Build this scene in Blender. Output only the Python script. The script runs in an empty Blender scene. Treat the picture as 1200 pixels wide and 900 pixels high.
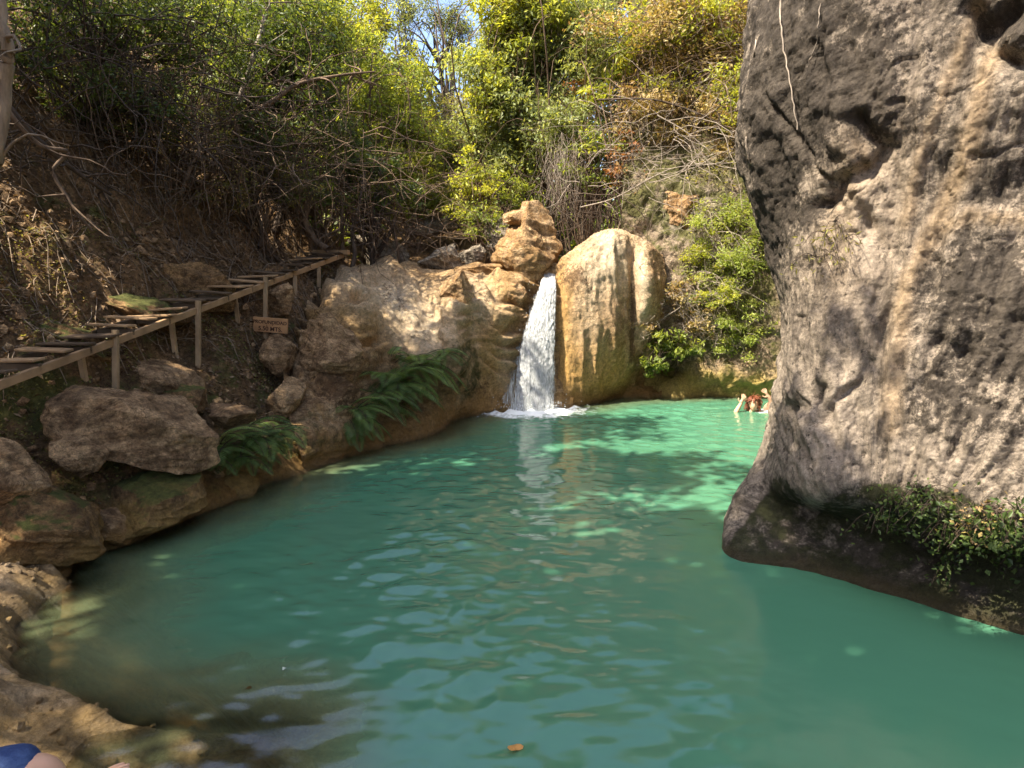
import bpy, bmesh, math, random
import numpy as np
from mathutils import Vector, Matrix
R = math.radians
rng = np.random.default_rng(7)
random.seed(7)
SC = bpy.context.scene
COL = SC.collection

# ------------------------------------------------------------------ camera
PITCH = R(8.7); CAMZ = 2.0; F = 782.0
cam = bpy.data.cameras.new('camera'); camo = bpy.data.objects.new('camera', cam); COL.objects.link(camo)
camo.location = (0, 0, CAMZ); camo.rotation_euler = (R(90) - PITCH, 0, 0)
cam.sensor_width = 36; cam.lens = 36 * F / 1200; cam.clip_start = 0.05; cam.clip_end = 600
SC.camera = camo

# ------------------------------------------------------------------ light
S = Vector((-0.50, -0.26, 0.82)).normalized()
wd = bpy.data.worlds.new('World'); SC.world = wd; wd.use_nodes = True
nt = wd.node_tree; bg = nt.nodes['Background']
sky = nt.nodes.new('ShaderNodeTexSky'); sky.sky_type = 'NISHITA'; sky.sun_disc = False
sky.sun_elevation = math.asin(S.z); sky.sun_rotation = math.atan2(S.x, S.y)
sky.dust_density = 3.0; sky.air_density = .8; sky.ozone_density = .6
nt.links.new(sky.outputs[0], bg.inputs[0]); bg.inputs[1].default_value = 0.15
sun = bpy.data.lights.new('sun', 'SUN'); sun.energy = 5.0; sun.angle = R(0.5); sun.color = (1, .90, .74)
suno = bpy.data.objects.new('sun', sun); COL.objects.link(suno)
suno.rotation_euler = (-S).to_track_quat('-Z', 'Y').to_euler()
vs = SC.view_settings; vs.view_transform = 'Standard'; vs.look = 'None'; vs.gamma = 1; vs.exposure = 1.7; vs.use_curve_mapping = False
SC.cycles.max_bounces = 6; SC.cycles.diffuse_bounces = 3; SC.cycles.glossy_bounces = 2
SC.cycles.transparent_max_bounces = 8; SC.cycles.transmission_bounces = 4; SC.cycles.use_denoising = True
SC.cycles.caustics_reflective = False; SC.cycles.caustics_refractive = False

# ------------------------------------------------------------------ projection helpers (photo pixel -> world point)
cp, sp = math.cos(PITCH), math.sin(PITCH)
def ray(px, py):
    r = (px - 600) / F; u = (450 - py) / F
    return np.array((r, cp + u * sp, -sp + u * cp))
def at(px, py, Y):
    d = ray(px, py); return np.array((0, 0, CAMZ)) + d * (Y / d[1])
def on(px, py, z=0.0):
    d = ray(px, py); return np.array((0, 0, CAMZ)) + d * ((z - CAMZ) / d[2])
def sst(a, b, x):
    t = np.clip((x - a) / (b - a), 0, 1); return t * t * (3 - 2 * t)

# ------------------------------------------------------------------ noise
def _h(ix, iy, iz, seed):
    n = (ix * 374761393 + iy * 668265263 + iz * 2147483647 + seed * 1274126177) & 0xffffffff
    n = ((n ^ (n >> 13)) * 1274126177) & 0xffffffff
    n = ((n ^ (n >> 16)) * 2246822519) & 0xffffffff
    return ((n ^ (n >> 15)) & 0xffffff) / 0xffffff * 2 - 1
def vnoise(P, seed=0):
    P = np.asarray(P, float); I = np.floor(P).astype(np.int64); f = P - I; f = f * f * f * (f * (f * 6 - 15) + 10)
    x, y, z = I[:, 0], I[:, 1], I[:, 2]; a = 0
    for dx in (0, 1):
        wx = f[:, 0] if dx else 1 - f[:, 0]
        for dy in (0, 1):
            wy = f[:, 1] if dy else 1 - f[:, 1]
            for dz in (0, 1):
                wz = f[:, 2] if dz else 1 - f[:, 2]
                a = a + wx * wy * wz * _h(x + dx, y + dy, z + dz, seed)
    return a
_RM = np.array(((0.36, 0.48, -0.8), (-0.8, 0.60, 0.0), (0.48, 0.64, 0.60)))
def fbm(P, octv=5, freq=1.0, gain=0.5, seed=0, ridged=False):
    Q = np.asarray(P, float) * freq; a = 1.0; s = 0; tot = 0
    for o in range(octv):
        n = vnoise(Q, seed + o)
        if ridged: n = 1 - 2 * np.abs(n)
        s = s + a * n; tot += a; a *= gain; Q = (Q @ _RM.T) * 2.03
    return s / tot

# ------------------------------------------------------------------ object helpers
def link(o, parent=None):
    COL.objects.link(o)
    if parent is not None: o.parent = parent
    return o
def raw_mesh(name, verts, quads, smooth=True, attrs=None, fattrs=None):
    me = bpy.data.meshes.new(name)
    verts = np.asarray(verts, np.float32).reshape(-1, 3); quads = np.asarray(quads, np.int32)
    k = quads.shape[1]; n = len(quads)
    me.vertices.add(len(verts)); me.vertices.foreach_set('co', verts.ravel())
    me.loops.add(n * k); me.loops.foreach_set('vertex_index', quads.ravel())
    me.polygons.add(n); me.polygons.foreach_set('loop_start', np.arange(0, n * k, k, dtype=np.int32))
    me.polygons.foreach_set('loop_total', np.full(n, k, np.int32))
    me.polygons.foreach_set('use_smooth', np.full(n, smooth, bool))
    me.update(calc_edges=True)
    for d, dom in ((attrs, 'POINT'), (fattrs, 'FACE')):
        for kk, v in (d or {}).items():
            at_ = me.attributes.new(kk, 'FLOAT', dom); at_.data.foreach_set('value', np.asarray(v, np.float32).ravel())
    return me
def put(name, me, mat, parent=None):
    if mat is not None: me.materials.append(mat)
    return link(bpy.data.objects.new(name, me), parent)
def tag(o, label=None, cat=None, group=None, kind=None):
    if label: o['label'] = label
    if cat: o['category'] = cat
    if group: o['group'] = group
    if kind: o['kind'] = kind
    return o
def empty(name, loc, label, cat, group=None):
    o = bpy.data.objects.new(name, None); link(o); o.location = tuple(loc); o.empty_display_size = .1
    return tag(o, label, cat, group)
def rel(parent, V):
    return np.asarray(V, float) - np.array(parent.location)

class TB:   # triangle/quad accumulator for small hard things
    def __init__(s): s.bm = bmesh.new()
    def beam(s, p0, p1, w, h, up=(0, 0, 1), bevel=.004):
        p0, p1, up = Vector(p0), Vector(p1), Vector(up)
        d = (p1 - p0); L = d.length; d.normalize(); x = d.cross(up).normalized(); z = x.cross(d).normalized()
        M = Matrix((x, d, z)).transposed().to_4x4(); M.translation = (p0 + p1) / 2
        r = bmesh.ops.create_cube(s.bm, size=1)
        for v in r['verts']: v.co = M @ Vector((v.co.x * w, v.co.y * L, v.co.z * h))
        if bevel:
            es = list({e for v in r['verts'] for e in v.link_edges})
            bmesh.ops.bevel(s.bm, geom=es, offset=bevel, segments=1, affect='EDGES')
        return s
    def done(s, name, mat, parent=None, smooth=False):
        me = bpy.data.meshes.new(name); s.bm.to_mesh(me); s.bm.free()
        if smooth: me.polygons.foreach_set('use_smooth', [True] * len(me.polygons))
        return put(name, me, mat, parent)

def tubes(P, Rd, m=5):
    """P (n,k,3), Rd (n,k) -> verts, quads"""
    P = np.asarray(P, float); Rd = np.asarray(Rd, float); n, k, _ = P.shape
    T = np.gradient(P, axis=1); T /= np.linalg.norm(T, axis=2, keepdims=True) + 1e-9
    ref = np.where(np.abs(T[..., 2:3]) > .9, np.array((1., 0, 0)), np.array((0, 0, 1.)))
    A = np.cross(T, ref); A /= np.linalg.norm(A, axis=2, keepdims=True) + 1e-9
    B = np.cross(T, A); th = np.arange(m) * 2 * np.pi / m
    V = P[:, :, None] + Rd[:, :, None, None] * (A[:, :, None] * np.cos(th)[:, None] + B[:, :, None] * np.sin(th)[:, None])
    idx = np.arange(n * k * m).reshape(n, k, m); nx = np.roll(idx, -1, axis=2)
    Q = np.stack((idx[:, :-1], nx[:, :-1], nx[:, 1:], idx[:, 1:]), -1).reshape(-1, 4)
    return V.reshape(-1, 3), Q
def merge(lst):
    V, Q, o = [], [], 0
    for v, q in lst:
        V.append(v); Q.append(q + o); o += len(v)
    return np.concatenate(V), np.concatenate(Q)
def resample(pts, k):
    pts = np.asarray(pts, float); return cr(pts, np.linspace(0, len(pts) - 1, k))
def cr(A, t):
    """catmull-rom along axis 0"""
    n = len(A); t = np.clip(t, 0, n - 1 - 1e-9); i = np.floor(t).astype(int); f = t - i
    sh = (-1,) + (1,) * (A.ndim - 1); f = f.reshape(sh)
    E = np.concatenate((2 * A[:1] - A[1:2], A, 2 * A[-1:] - A[-2:-1]), 0)
    p0, p1, p2, p3 = E[i], E[i + 1], E[i + 2], E[i + 3]
    return .5 * ((2 * p1) + (-p0 + p2) * f + (2 * p0 - 5 * p1 + 4 * p2 - p3) * f * f + (-p0 + 3 * p1 - 3 * p2 + p3) * f ** 3)
def params(A, res):
    L = np.linalg.norm(np.diff(A, axis=0), axis=-1); L = L.mean(axis=tuple(range(1, L.ndim))) if L.ndim > 1 else L
    t = [np.arange(max(2, int(np.ceil(l / res)))) / max(2, int(np.ceil(l / res))) + i for i, l in enumerate(L)]
    return np.concatenate(t + [[len(A) - 1]])
def net(ctrl, res):
    ctrl = np.asarray(ctrl, float)
    G = cr(ctrl, params(ctrl, res)); G = np.swapaxes(G, 0, 1)
    G = cr(G, params(np.swapaxes(ctrl, 0, 1), res)); return np.swapaxes(G, 0, 1)
def grid_normals(G, flip=1):
    N = np.cross(np.gradient(G, axis=1), np.gradient(G, axis=0)); N /= np.linalg.norm(N, axis=2, keepdims=True) + 1e-9
    return N * flip
def grid_quads(a, b):
    i = np.arange(a * b).reshape(a, b)
    return np.stack((i[:-1, :-1], i[:-1, 1:], i[1:, 1:], i[1:, :-1]), -1).reshape(-1, 4)

# ------------------------------------------------------------------ shader helpers
class NT:
    def __init__(s, name):
        s.m = bpy.data.materials.new(name); s.m.use_nodes = True; s.t = s.m.node_tree; s.t.nodes.clear()
        s.out = s.new('ShaderNodeOutputMaterial')
    def new(s, ty): return s.t.nodes.new(ty)
    def lk(s, a, b): s.t.links.new(a, b)
    def inp(s, sock, v):
        if v is None: return
        if hasattr(v, 'is_linked') or hasattr(v, 'links'): s.lk(v, sock)
        elif isinstance(v, (tuple, list)) and len(v) == 3 and sock.type == 'RGBA': sock.default_value = (*v, 1)
        else: sock.default_value = v
    def pos(s): return s.new('ShaderNodeNewGeometry').outputs['Position']
    def nrm(s): return s.new('ShaderNodeNewGeometry').outputs['Normal']
    def map(s, v, scale=(1, 1, 1), rot=(0, 0, 0)):
        n = s.new('ShaderNodeMapping'); s.lk(v, n.inputs[0]); n.inputs['Scale'].default_value = scale; n.inputs['Rotation'].default_value = rot
        return n.outputs[0]
    def noise(s, v, scale, detail=6, rough=.55, dist=0.0, col=False):
        n = s.new('ShaderNodeTexNoise'); s.inp(n.inputs['Vector'], v); n.inputs['Scale'].default_value = scale
        n.inputs['Detail'].default_value = detail; n.inputs['Roughness'].default_value = rough; n.inputs['Distortion'].default_value = dist
        return n.outputs['Color' if col else 'Fac']
    def voro(s, v, scale, feat='F1', rnd=1):
        n = s.new('ShaderNodeTexVoronoi'); n.feature = feat; s.inp(n.inputs['Vector'], v); n.inputs['Scale'].default_value = scale
        n.inputs['Randomness'].default_value = rnd
        return n.outputs['Distance']
    def ramp(s, f, stops):
        n = s.new('ShaderNodeValToRGB'); s.inp(n.inputs[0], f); el = n.color_ramp.elements
        while len(el) < len(stops): el.new(.5)
        for e, (p, c) in zip(el, stops):
            e.position = p; e.color = (c, c, c, 1) if not isinstance(c, tuple) else (*c, 1)
        return n.outputs[0]
    def mix(s, f, a, b, mode='MIX'):
        n = s.new('ShaderNodeMix'); n.data_type = 'RGBA'; n.blend_type = mode; n.clamp_factor = True
        s.inp(n.inputs[0], f); s.inp(n.inputs[6], a); s.inp(n.inputs[7], b); return n.outputs[2]
    def math(s, op, a, b=None, clamp=False):
        n = s.new('ShaderNodeMath'); n.operation = op; n.use_clamp = clamp; s.inp(n.inputs[0], a)
        if b is not None: s.inp(n.inputs[1], b)
        return n.outputs[0]
    def attr(s, name):
        n = s.new('ShaderNodeAttribute'); n.attribute_name = name; return n.outputs['Fac']
    def z(s, v, i=2):
        n = s.new('ShaderNodeSeparateXYZ'); s.lk(v, n.inputs[0]); return n.outputs[i]
    def rng(s, v, a, b, c=0.0, d=1.0):
        n = s.new('ShaderNodeMapRange'); s.inp(n.inputs[0], v); n.inputs[1].default_value = a; n.inputs[2].default_value = b
        n.inputs[3].default_value = c; n.inputs[4].default_value = d; n.interpolation_type = 'SMOOTHSTEP'; return n.outputs[0]
    def bump(s, h, strength=.5, dist=.02, prev=None):
        n = s.new('ShaderNodeBump'); n.inputs['Strength'].default_value = strength; n.inputs['Distance'].default_value = dist
        s.lk(h, n.inputs['Height'])
        if prev is not None: s.lk(prev, n.inputs['Normal'])
        return n.outputs[0]
    def bsdf(s, color, rough=.8, normal=None, spec=.3):
        n = s.new('ShaderNodeBsdfPrincipled'); s.inp(n.inputs['Base Color'], color); s.inp(n.inputs['Roughness'], rough)
        n.inputs['Specular IOR Level'].default_value = spec
        if normal is not None: s.lk(normal, n.inputs['Normal'])
        return n.outputs[0]
    def end(s, sh): s.lk(sh, s.out.inputs[0]); return s.m

def rock_mat(name, dark, mid, light, streak=None, moss=(.06, .075, .02), mossf=0.0, topmoss=0.0, mustard=(.42, .24, .07), wl=0.3,
             strata=0.0, crack=.5, rough_bump=1.0, flowy=False, stain_shadec=(.03, .027, .024), palec=(.62, .55, .45), tanc=(.55, .36, .2)):
    n = NT(name); p = n.pos(); warp = n.noise(p, 1.3, 3, .5, col=True)
    pw = n.new('ShaderNodeVectorMath'); pw.operation = 'MULTIPLY_ADD'; n.lk(warp, pw.inputs[0]); pw.inputs[1].default_value = (.35,) * 3; n.lk(p, pw.inputs[2]); pw = pw.outputs[0]
    a = n.noise(p, 1.1, 12, .62, .3)
    c = n.ramp(a, [(.30, dark), (.45, mid), (.56, light), (.66, mid), (.78, dark)])
    b = n.noise(p, 9, 10, .7)
    c = n.mix(n.ramp(b, [(.38, 0.0), (.6, .75)]), c, tuple(min(1, x * 1.45) for x in light))
    c = n.mix(n.ramp(n.noise(p, 5.3, 8, .7), [(.45, 0.0), (.62, .7)]), c, dark)
    if streak:
        if flowy:
            cb = n.new('ShaderNodeCombineXYZ'); n.lk(n.attr('fth'), cb.inputs[0]); n.lk(n.attr('flr'), cb.inputs[1])
            f1 = n.noise(n.map(cb.outputs[0], (26, 3.2, 1)), 1.0, 10, .68); f2 = n.noise(n.map(cb.outputs[0], (60, 5, 1)), 1.0, 8, .7)
            f0 = n.noise(n.map(cb.outputs[0], (9, 1.5, 1)), 1.0, 6, .6, .4); c = n.mix(n.ramp(f0, [(.40, .85), (.50, 0.0)]), c, tuple(x * 1.5 for x in dark)); c = n.mix(n.ramp(f0, [(.54, 0.0), (.64, .9)]), c, tuple(min(1, x * 1.15) for x in streak))
            c = n.mix(n.ramp(f1, [(.47, 0.0), (.60, .85)]), c, streak); c = n.mix(n.ramp(f2, [(.50, 0.0), (.62, .75)]), c, dark); c = n.mix(n.ramp(f2, [(.30, .7), (.42, 0.0)]), c, light)
        st = n.noise(n.map(pw, (5, 5, .55)), 1.2, 8, .62)
        c = n.mix(n.ramp(st, [(.45, 0.0), (.58, .85)]), c, streak)
        st2 = n.noise(n.map(pw, (7, 7, .7)), 1.7, 8, .65)
        c = n.mix(n.ramp(st2, [(.52, 0.0), (.66, .7 if flowy else .35)]), c, dark)
    if strata:
        sx = n.noise(n.map(pw, (1.2, 1.2, 9), (R(12), R(-18), 0)), 1.5, 8, .6)
        c = n.mix(n.ramp(sx, [(.42, strata), (.52, 0.0)]), c, dark)
    c = n.mix(.8, c, n.ramp(n.noise(p, 55, 8, .8), [(.34, .45), (.5, 1.0), (.66, 1.45)]), 'MULTIPLY')
    c = n.mix(n.ramp(n.noise(n.map(pw, (1, 1, 1.6)), 2.6, 12, .72, .6), [(.47, 0.0), (.5, .55), (.53, 0.0)]), c, tuple(x * .5 for x in dark))
    hb = n.noise(p, 3.2, 4, .6)
    c = n.mix(n.math('MULTIPLY', n.attr('tan'), n.ramp(n.noise(p, 6, 8, .65), [(.3, .6), (.6, 1.0)])), c, tanc)
    c = n.mix(n.math('MULTIPLY', n.attr('pale'), n.ramp(n.noise(n.map(p, (6, 6, 1)), 2, 8, .65), [(.3, .5), (.65, 1.0)])), c, palec)
    c = n.mix(n.math('MULTIPLY', n.rng(n.math('ADD', n.attr('stain_shade'), n.math('ADD', n.math('MULTIPLY', n.math('SUBTRACT', b, .5), 1.8), n.math('MULTIPLY', n.math('SUBTRACT', n.noise(p, 26, 8, .75), .5), 2.6))), .3, .7), .82), c, stain_shadec)  # darkens for the stone's stains and for shade painted into recesses
    # moss from the attribute, patchy, and (topmoss) where the surface faces up
    mm = n.math('ADD', n.attr('moss'), mossf)
    if topmoss: mm = n.math('ADD', mm, n.math('MULTIPLY', n.math('SUBTRACT', n.z(n.nrm()), .35), topmoss))
    mk = n.rng(n.math('ADD', mm, n.math('MULTIPLY', n.math('SUBTRACT', n.noise(p, 4.5, 10, .7), .5), 2.4)), .35, .75)
    mc = n.mix(n.noise(p, 14, 8, .75), tuple(x * .45 for x in moss), tuple(min(1, x * 1.8) for x in moss))
    c = n.mix(n.math('MULTIPLY', mk, .9), c, mc)
    # algae tint at the waterline: it stays with the stone
    zz = n.math('ADD', n.z(p), n.math('MULTIPLY', n.math('SUBTRACT', hb, .5), wl * 1.6))
    c = n.mix(n.rng(zz, wl * 1.15, wl * .3, 0, .75), c, n.mix(b, tuple(x * .6 for x in mustard), tuple(min(1, x * 1.3) for x in mustard)))
    c = n.mix(n.rng(n.z(p), .07, .0, 0, .45), c, (.09, .07, .035))
    c = n.mix(.85, c, n.ramp(n.noise(p, 21, 12, .8), [(.36, .45), (.5, 1.0), (.62, 1.4)]), 'MULTIPLY')
    h1 = n.noise(p, 7, 14, .74); h2 = n.noise(p, 45, 8, .7)
    ck = n.ramp(n.voro(n.map(pw, (1.6, 1.6, 1.0)), 1.5, 'DISTANCE_TO_EDGE'), [(0.0, 0.0), (.035, 1.0)])
    nb = n.bump(h1, 1.0 * rough_bump, .12)
    nb = n.bump(ck, crack * .5, .03, nb)
    nb = n.bump(mk, .6, .03, nb)
    if strata: nb = n.bump(sx, .8, .05, nb)
    nb = n.bump(h2, 1.0 * rough_bump, .03, nb)
    rg = n.rng(n.z(p), .12, .0, .85, .35) if name != 'shelf_stone' else n.ramp(hb, [(.35, .22), (.65, .6)])
    return n.end(n.bsdf(c, rg, nb, .25))

def leaf_mat(name, cols, trans=.4, rough=.5, tcol=1.9):
    n = NT(name); r = n.attr('rnd')
    k = len(cols); c = n.ramp(r, [(i / (k - 1), cc) for i, cc in enumerate(cols)])
    d = n.bsdf(c, rough, None, .35)
    t = n.new('ShaderNodeBsdfTranslucent'); n.inp(t.inputs[0], n.mix(1.0, c, (tcol * 1.1, tcol, tcol * .45), 'MULTIPLY'))
    m = n.new('ShaderNodeMixShader'); m.inputs[0].default_value = trans; n.lk(d, m.inputs[1]); n.lk(t.outputs[0], m.inputs[2])
    return n.end(m.outputs[0])
def bark_mat(name, a, b):
    n = NT(name); p = n.pos(); f = n.noise(n.map(p, (8, 8, 2)), 2, 8, .7)
    return n.end(n.bsdf(n.ramp(f, [(.3, a), (.65, b)]), .85, n.bump(f, .8, .02)))
def flat_mat(name, c, rough=.6, var=.3, scale=20, bump=.2, spec=.3):
    n = NT(name); f = n.noise(n.pos(), scale, 5, .6)
    return n.end(n.bsdf(n.mix(f, tuple(x * (1 - var) for x in c), tuple(min(1, x * (1 + var)) for x in c)), rough, n.bump(f, bump, .01), spec))
def wood_mat(name, a, b):
    n = NT(name); p = n.pos(); f = n.noise(n.map(p, (3, 3, 3)), 1.5, 4); g = n.noise(n.map(p, (25, 6, 40)), 1.5, 7, .7)
    c = n.mix(n.math('MULTIPLY_ADD', g, 1.0), a, b); c = n.mix(n.ramp(f, [(.4, 0.0), (.65, .5)]), c, tuple(x * .5 for x in a))
    return n.end(n.bsdf(c, .75, n.bump(g, .5, .004)))

M = {}
M['soil'] = rock_mat('hillside_soil', (.055, .033, .016), (.16, .094, .043), (.27, .16, .07), moss=(.10, .105, .026), mossf=.12, crack=.2, rough_bump=1.3)
M['cliff'] = rock_mat('cliff_stone', (.045, .036, .028), (.20, .163, .128), (.33, .272, .212), flowy=True, streak=(.42, .345, .265), moss=(.035, .038, .012), mossf=-.5, stain_shadec=(.045, .036, .028),
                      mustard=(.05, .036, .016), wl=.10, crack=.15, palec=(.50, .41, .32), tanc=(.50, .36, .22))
M['traver'] = rock_mat('travertine', (.20, .105, .045), (.44, .27, .125), (.60, .42, .235), streak=(.50, .30, .12), moss=(.07, .065, .015), mossf=-.4, stain_shadec=(.12, .065, .03),
                       mustard=(.36, .20, .06), wl=.3, strata=.5, crack=.5, rough_bump=1.2, palec=(.80, .65, .45), tanc=(.58, .34, .10))
M['backwall'] = rock_mat('cliff_back_stone', (.10, .07, .045), (.28, .2, .13), (.45, .35, .24), streak=(.4, .3, .2), moss=(.1, .1, .025), mossf=.1,
                         mustard=(.62, .46, .12), wl=.6, crack=.4, rough_bump=1.3)
M['boulder'] = rock_mat('boulder_stone', (.12, .066, .03), (.36, .215, .105), (.52, .345, .18), moss=(.09, .10, .025), mossf=-.12, strata=.5, crack=.5, wl=.2)
M['mossrock'] = rock_mat('mossy_stone', (.075, .042, .018), (.21, .12, .05), (.33, .20, .085), moss=(.09, .105, .024), mossf=.12, topmoss=1.1, wl=.34, mustard=(.40, .25, .07))
M['shelf'] = rock_mat('shelf_stone', (.13, .085, .045), (.36, .25, .14), (.54, .41, .26), mossf=-.5, strata=.4, crack=.2, wl=.22, mustard=(.33, .21, .07), rough_bump=.7)
M['greyrock'] = rock_mat('stream_stone', (.08, .06, .04), (.24, .19, .135), (.38, .32, .24), mossf=-.3, strata=.4, wl=.1)
M['bark'] = bark_mat('bark_brown', (.05, .032, .02), (.18, .12, .075))
M['barkdark'] = bark_mat('bark_dark', (.025, .018, .012), (.09, .062, .042))
M['root'] = bark_mat('root_pale', (.14, .1, .065), (.32, .24, .16))
M['vine'] = bark_mat('vine_grey', (.16, .13, .1), (.36, .3, .24))
M['lf_yel'] = leaf_mat('leaf_yellow_green', [(.10, .13, .02), (.20, .24, .03), (.30, .32, .05), (.42, .42, .06)], .45)
M['lf_mid'] = leaf_mat('leaf_mid_green', [(.05, .075, .015), (.11, .145, .028), (.19, .23, .045), (.32, .35, .065)], .42)
M['lf_grey'] = leaf_mat('leaf_grey_green', [(.05, .07, .025), (.12, .15, .055), (.20, .235, .085), (.34, .36, .12)], .4)
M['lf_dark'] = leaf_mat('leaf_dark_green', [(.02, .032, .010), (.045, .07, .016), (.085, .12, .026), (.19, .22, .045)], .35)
M['lf_dry'] = leaf_mat('leaf_dry', [(.16, .10, .05), (.28, .18, .09), (.32, .26, .08), (.42, .30, .15)], .35, tcol=1.2)
M['lf_rust'] = leaf_mat('leaf_rust', [(.16, .06, .025), (.30, .12, .045), (.38, .2, .08), (.3, .24, .06)], .35, tcol=1.2)
M['lf_dryg'] = leaf_mat('leaf_olive', [(.10, .085, .035), (.16, .14, .05), (.2, .2, .06), (.30, .28, .09)], .4)
M['lf_fern'] = leaf_mat('leaf_fern', [(.03, .06, .016), (.07, .12, .03), (.12, .185, .045), (.20, .26, .06)], .3)
M['lf_ivy'] = leaf_mat('leaf_ivy', [(.02, .035, .01), (.045, .075, .018), (.075, .115, .028), (.14, .18, .05)], .3)
M['lf_creep'] = leaf_mat('leaf_creeper', [(.09, .12, .02), (.17, .22, .04), (.26, .31, .07), (.38, .40, .11)], .4)
M['lf_litter'] = leaf_mat('leaf_litter', [(.05, .028, .014), (.11, .065, .032), (.18, .11, .055), (.28, .2, .12)], .1, .8)
M['wood'] = wood_mat('sawn_wood', (.20, .12, .06), (.34, .215, .11))
M['wooddark'] = wood_mat('weathered_wood', (.045, .028, .016), (.105, .068, .038))
M['woodpost'] = wood_mat('post_wood', (.22, .15, .08), (.36, .25, .14))
M['signwood'] = wood_mat('sign_wood', (.34, .17, .07), (.46, .25, .11))
M['paint'] = flat_mat('sign_lettering_paint', (.07, .03, .015), .7)
M['rope'] = flat_mat('rope_fibre', (.2, .15, .09), .9)

# ------------------------------------------------------------------ ground (one sheet: banks, pool bed, stream valley, far hills)
shore_px = [(150, 637), (240, 603), (300, 573), (370, 547), (440, 526), (500, 509), (525, 494), (570, 484), (600, 479), (650, 477), (690, 473), (715, 466)]
near_px = [(150, 900), (140, 850), (112, 822), (78, 765), (88, 700), (70, 655)]
poly = [on(*p)[:2] for p in near_px] + [on(*p)[:2] for p in shore_px] + [on(840, 462)[:2]] + \
       [np.array(q) for q in ((5.5, 12.0), (7, 10), (6.5, 7), (4.6, 4.5), (4.2, 2.2), (2.6, 1.1), (1.0, .85), (0, .95), (-.6, 1.2))]
poly = np.array(poly)
def sdist(x, y):
    P = np.stack((x, y), -1); A = poly; B = np.roll(poly, -1, 0); d = np.full(len(P), 1e9); ins = np.zeros(len(P), bool)
    for a, b in zip(A, B):
        ab = b - a; t = np.clip(((P - a) @ ab) / (ab @ ab), 0, 1); q = P - a - t[:, None] * ab
        d = np.minimum(d, np.hypot(q[:, 0], q[:, 1]))
        c = ((a[1] > P[:, 1]) != (b[1] > P[:, 1])) & (P[:, 0] < (b[0] - a[0]) * (P[:, 1] - a[1]) / (b[1] - a[1] + 1e-12) + a[0])
        ins ^= c
    return np.where(ins, -d, d)
SA = at(-40, 466, 4.45); SB = at(402, 299, 10.6); SLEN = math.hypot(SB[0] - SA[0], SB[1] - SA[1]); SH = (SB - SA)[:2] / SLEN; SS = np.array((-SH[1], SH[0]))
_q = at(309, 385, 8.2); CARVE = [(_q[0] + .05, _q[1] - .15, .45, .5)]
def ground_z(x, y, detail=True):
    x = np.asarray(x, float); y = np.asarray(y, float); sh = x.shape; x = x.ravel(); y = y.ravel(); d = sdist(x, y)
    P = np.stack((x, y, x * 0), -1)
    d = d + .12 * fbm(P, 3, 1.3, seed=3)
    left = sst(3.4, 4.7, y) * sst(1.5, -.5, x)
    slope = .16 + 1.06 * left
    zo = slope * np.maximum(d, 0) + np.maximum(0, -3.55 - x) * 1.05 * (1 - left) * sst(5, 0, np.abs(y - 1)) + np.maximum(0, -4.4 - x) * .35
    xc = -1.4 + .0 * y
    val = 2.0 + .16 * np.maximum(y - 11, -3) + np.where(x < xc, 1.5, .62) * np.maximum(0, np.abs(x - xc) - 1.3)
    val = np.where(y < 8, 99, val + (11 - np.minimum(y, 11)) * 1.0)
    zo = np.minimum(zo, val) if True else zo
    zo = 13 * np.tanh(zo / 13)
    zo = zo + .12 * np.maximum(0, y - 40) * 0
    q_ = (x - SA[0]) * SH[0] + (y - SA[1]) * SH[1]; s_ = (x - SA[0]) * SS[0] + (y - SA[1]) * SS[1]
    zl = SA[2] + (SB[2] - SA[2]) * q_ / SLEN
    cap = zl - .22 + np.where(s_ > .6, 1.25 * (s_ - .6), np.where(s_ < .1, np.maximum(s_ - .1, -.55) * 1.7, 0)) + .05 * vnoise(P * 3, 77)
    cap = cap + 5 * sst(-1.4, -2.2, s_) + 5 * sst(SLEN + .1, SLEN + .9, q_) + 5 * sst(-.3, -1.5, q_)
    zo = np.minimum(zo, cap)
    for c_ in CARVE: zo = zo - c_[2] * np.exp(-((x - c_[0]) ** 2 + (y - c_[1]) ** 2) / c_[3] ** 2)
    inn = np.maximum(-d, 0)
    sh2 = sst(-.2, -1.3, x) * sst(4.0, 2.6, y)                   # shallow shelf, near left
    zi = -np.minimum(1.5, inn * (1.25 - .55 * sh2) + .04)
    zi = np.where(zi > -1.6, zi, -1.6)
    z = np.where(d > 0, zo, zi)
    amp = .12 + .24 * sst(.3, 2.2, d) * left
    if detail:
        n = fbm(P, 5, .9, seed=11) * 1.4 + .55 * fbm(P, 4, 2.3, seed=5, ridged=True)
        z = z - .22 * sst(-.7, -1.2, x) * sst(4.3, 3.6, y) * sst(-4.6, -4.0, x) + amp * n * np.where(d > 0, .35 + .65 * left, .6) + .035 * fbm(P, 4, 6, seed=21) * (1 + left)
    return z.reshape(sh)
def spaced(lo, a, b, hi, res):
    mid = np.arange(a, b, res); out = []; s = res; v = a
    while v > lo: s *= 1.12; v -= s; out.append(v)
    out2 = []; s = res; v = mid[-1]
    while v < hi: s *= 1.12; v += s; out2.append(v)
    return np.concatenate((out[::-1], mid, out2))
gx = spaced(-120, -6.5, 6.0, 120, .045); gy = spaced(-60, .8, 13.5, 160, .045)
GX, GY = np.meshgrid(gx, gy); GZ = ground_z(GX, GY)
G = np.stack((GX, GY, GZ), -1)
gd = sdist(GX.ravel(), GY.ravel())
gm = .35 * sst(2.6, .4, gd) * sst(3.5, 5, GY.ravel()) + .45 * sst(.25, .6, fbm(G.reshape(-1, 3), 3, .8, seed=9))
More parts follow.
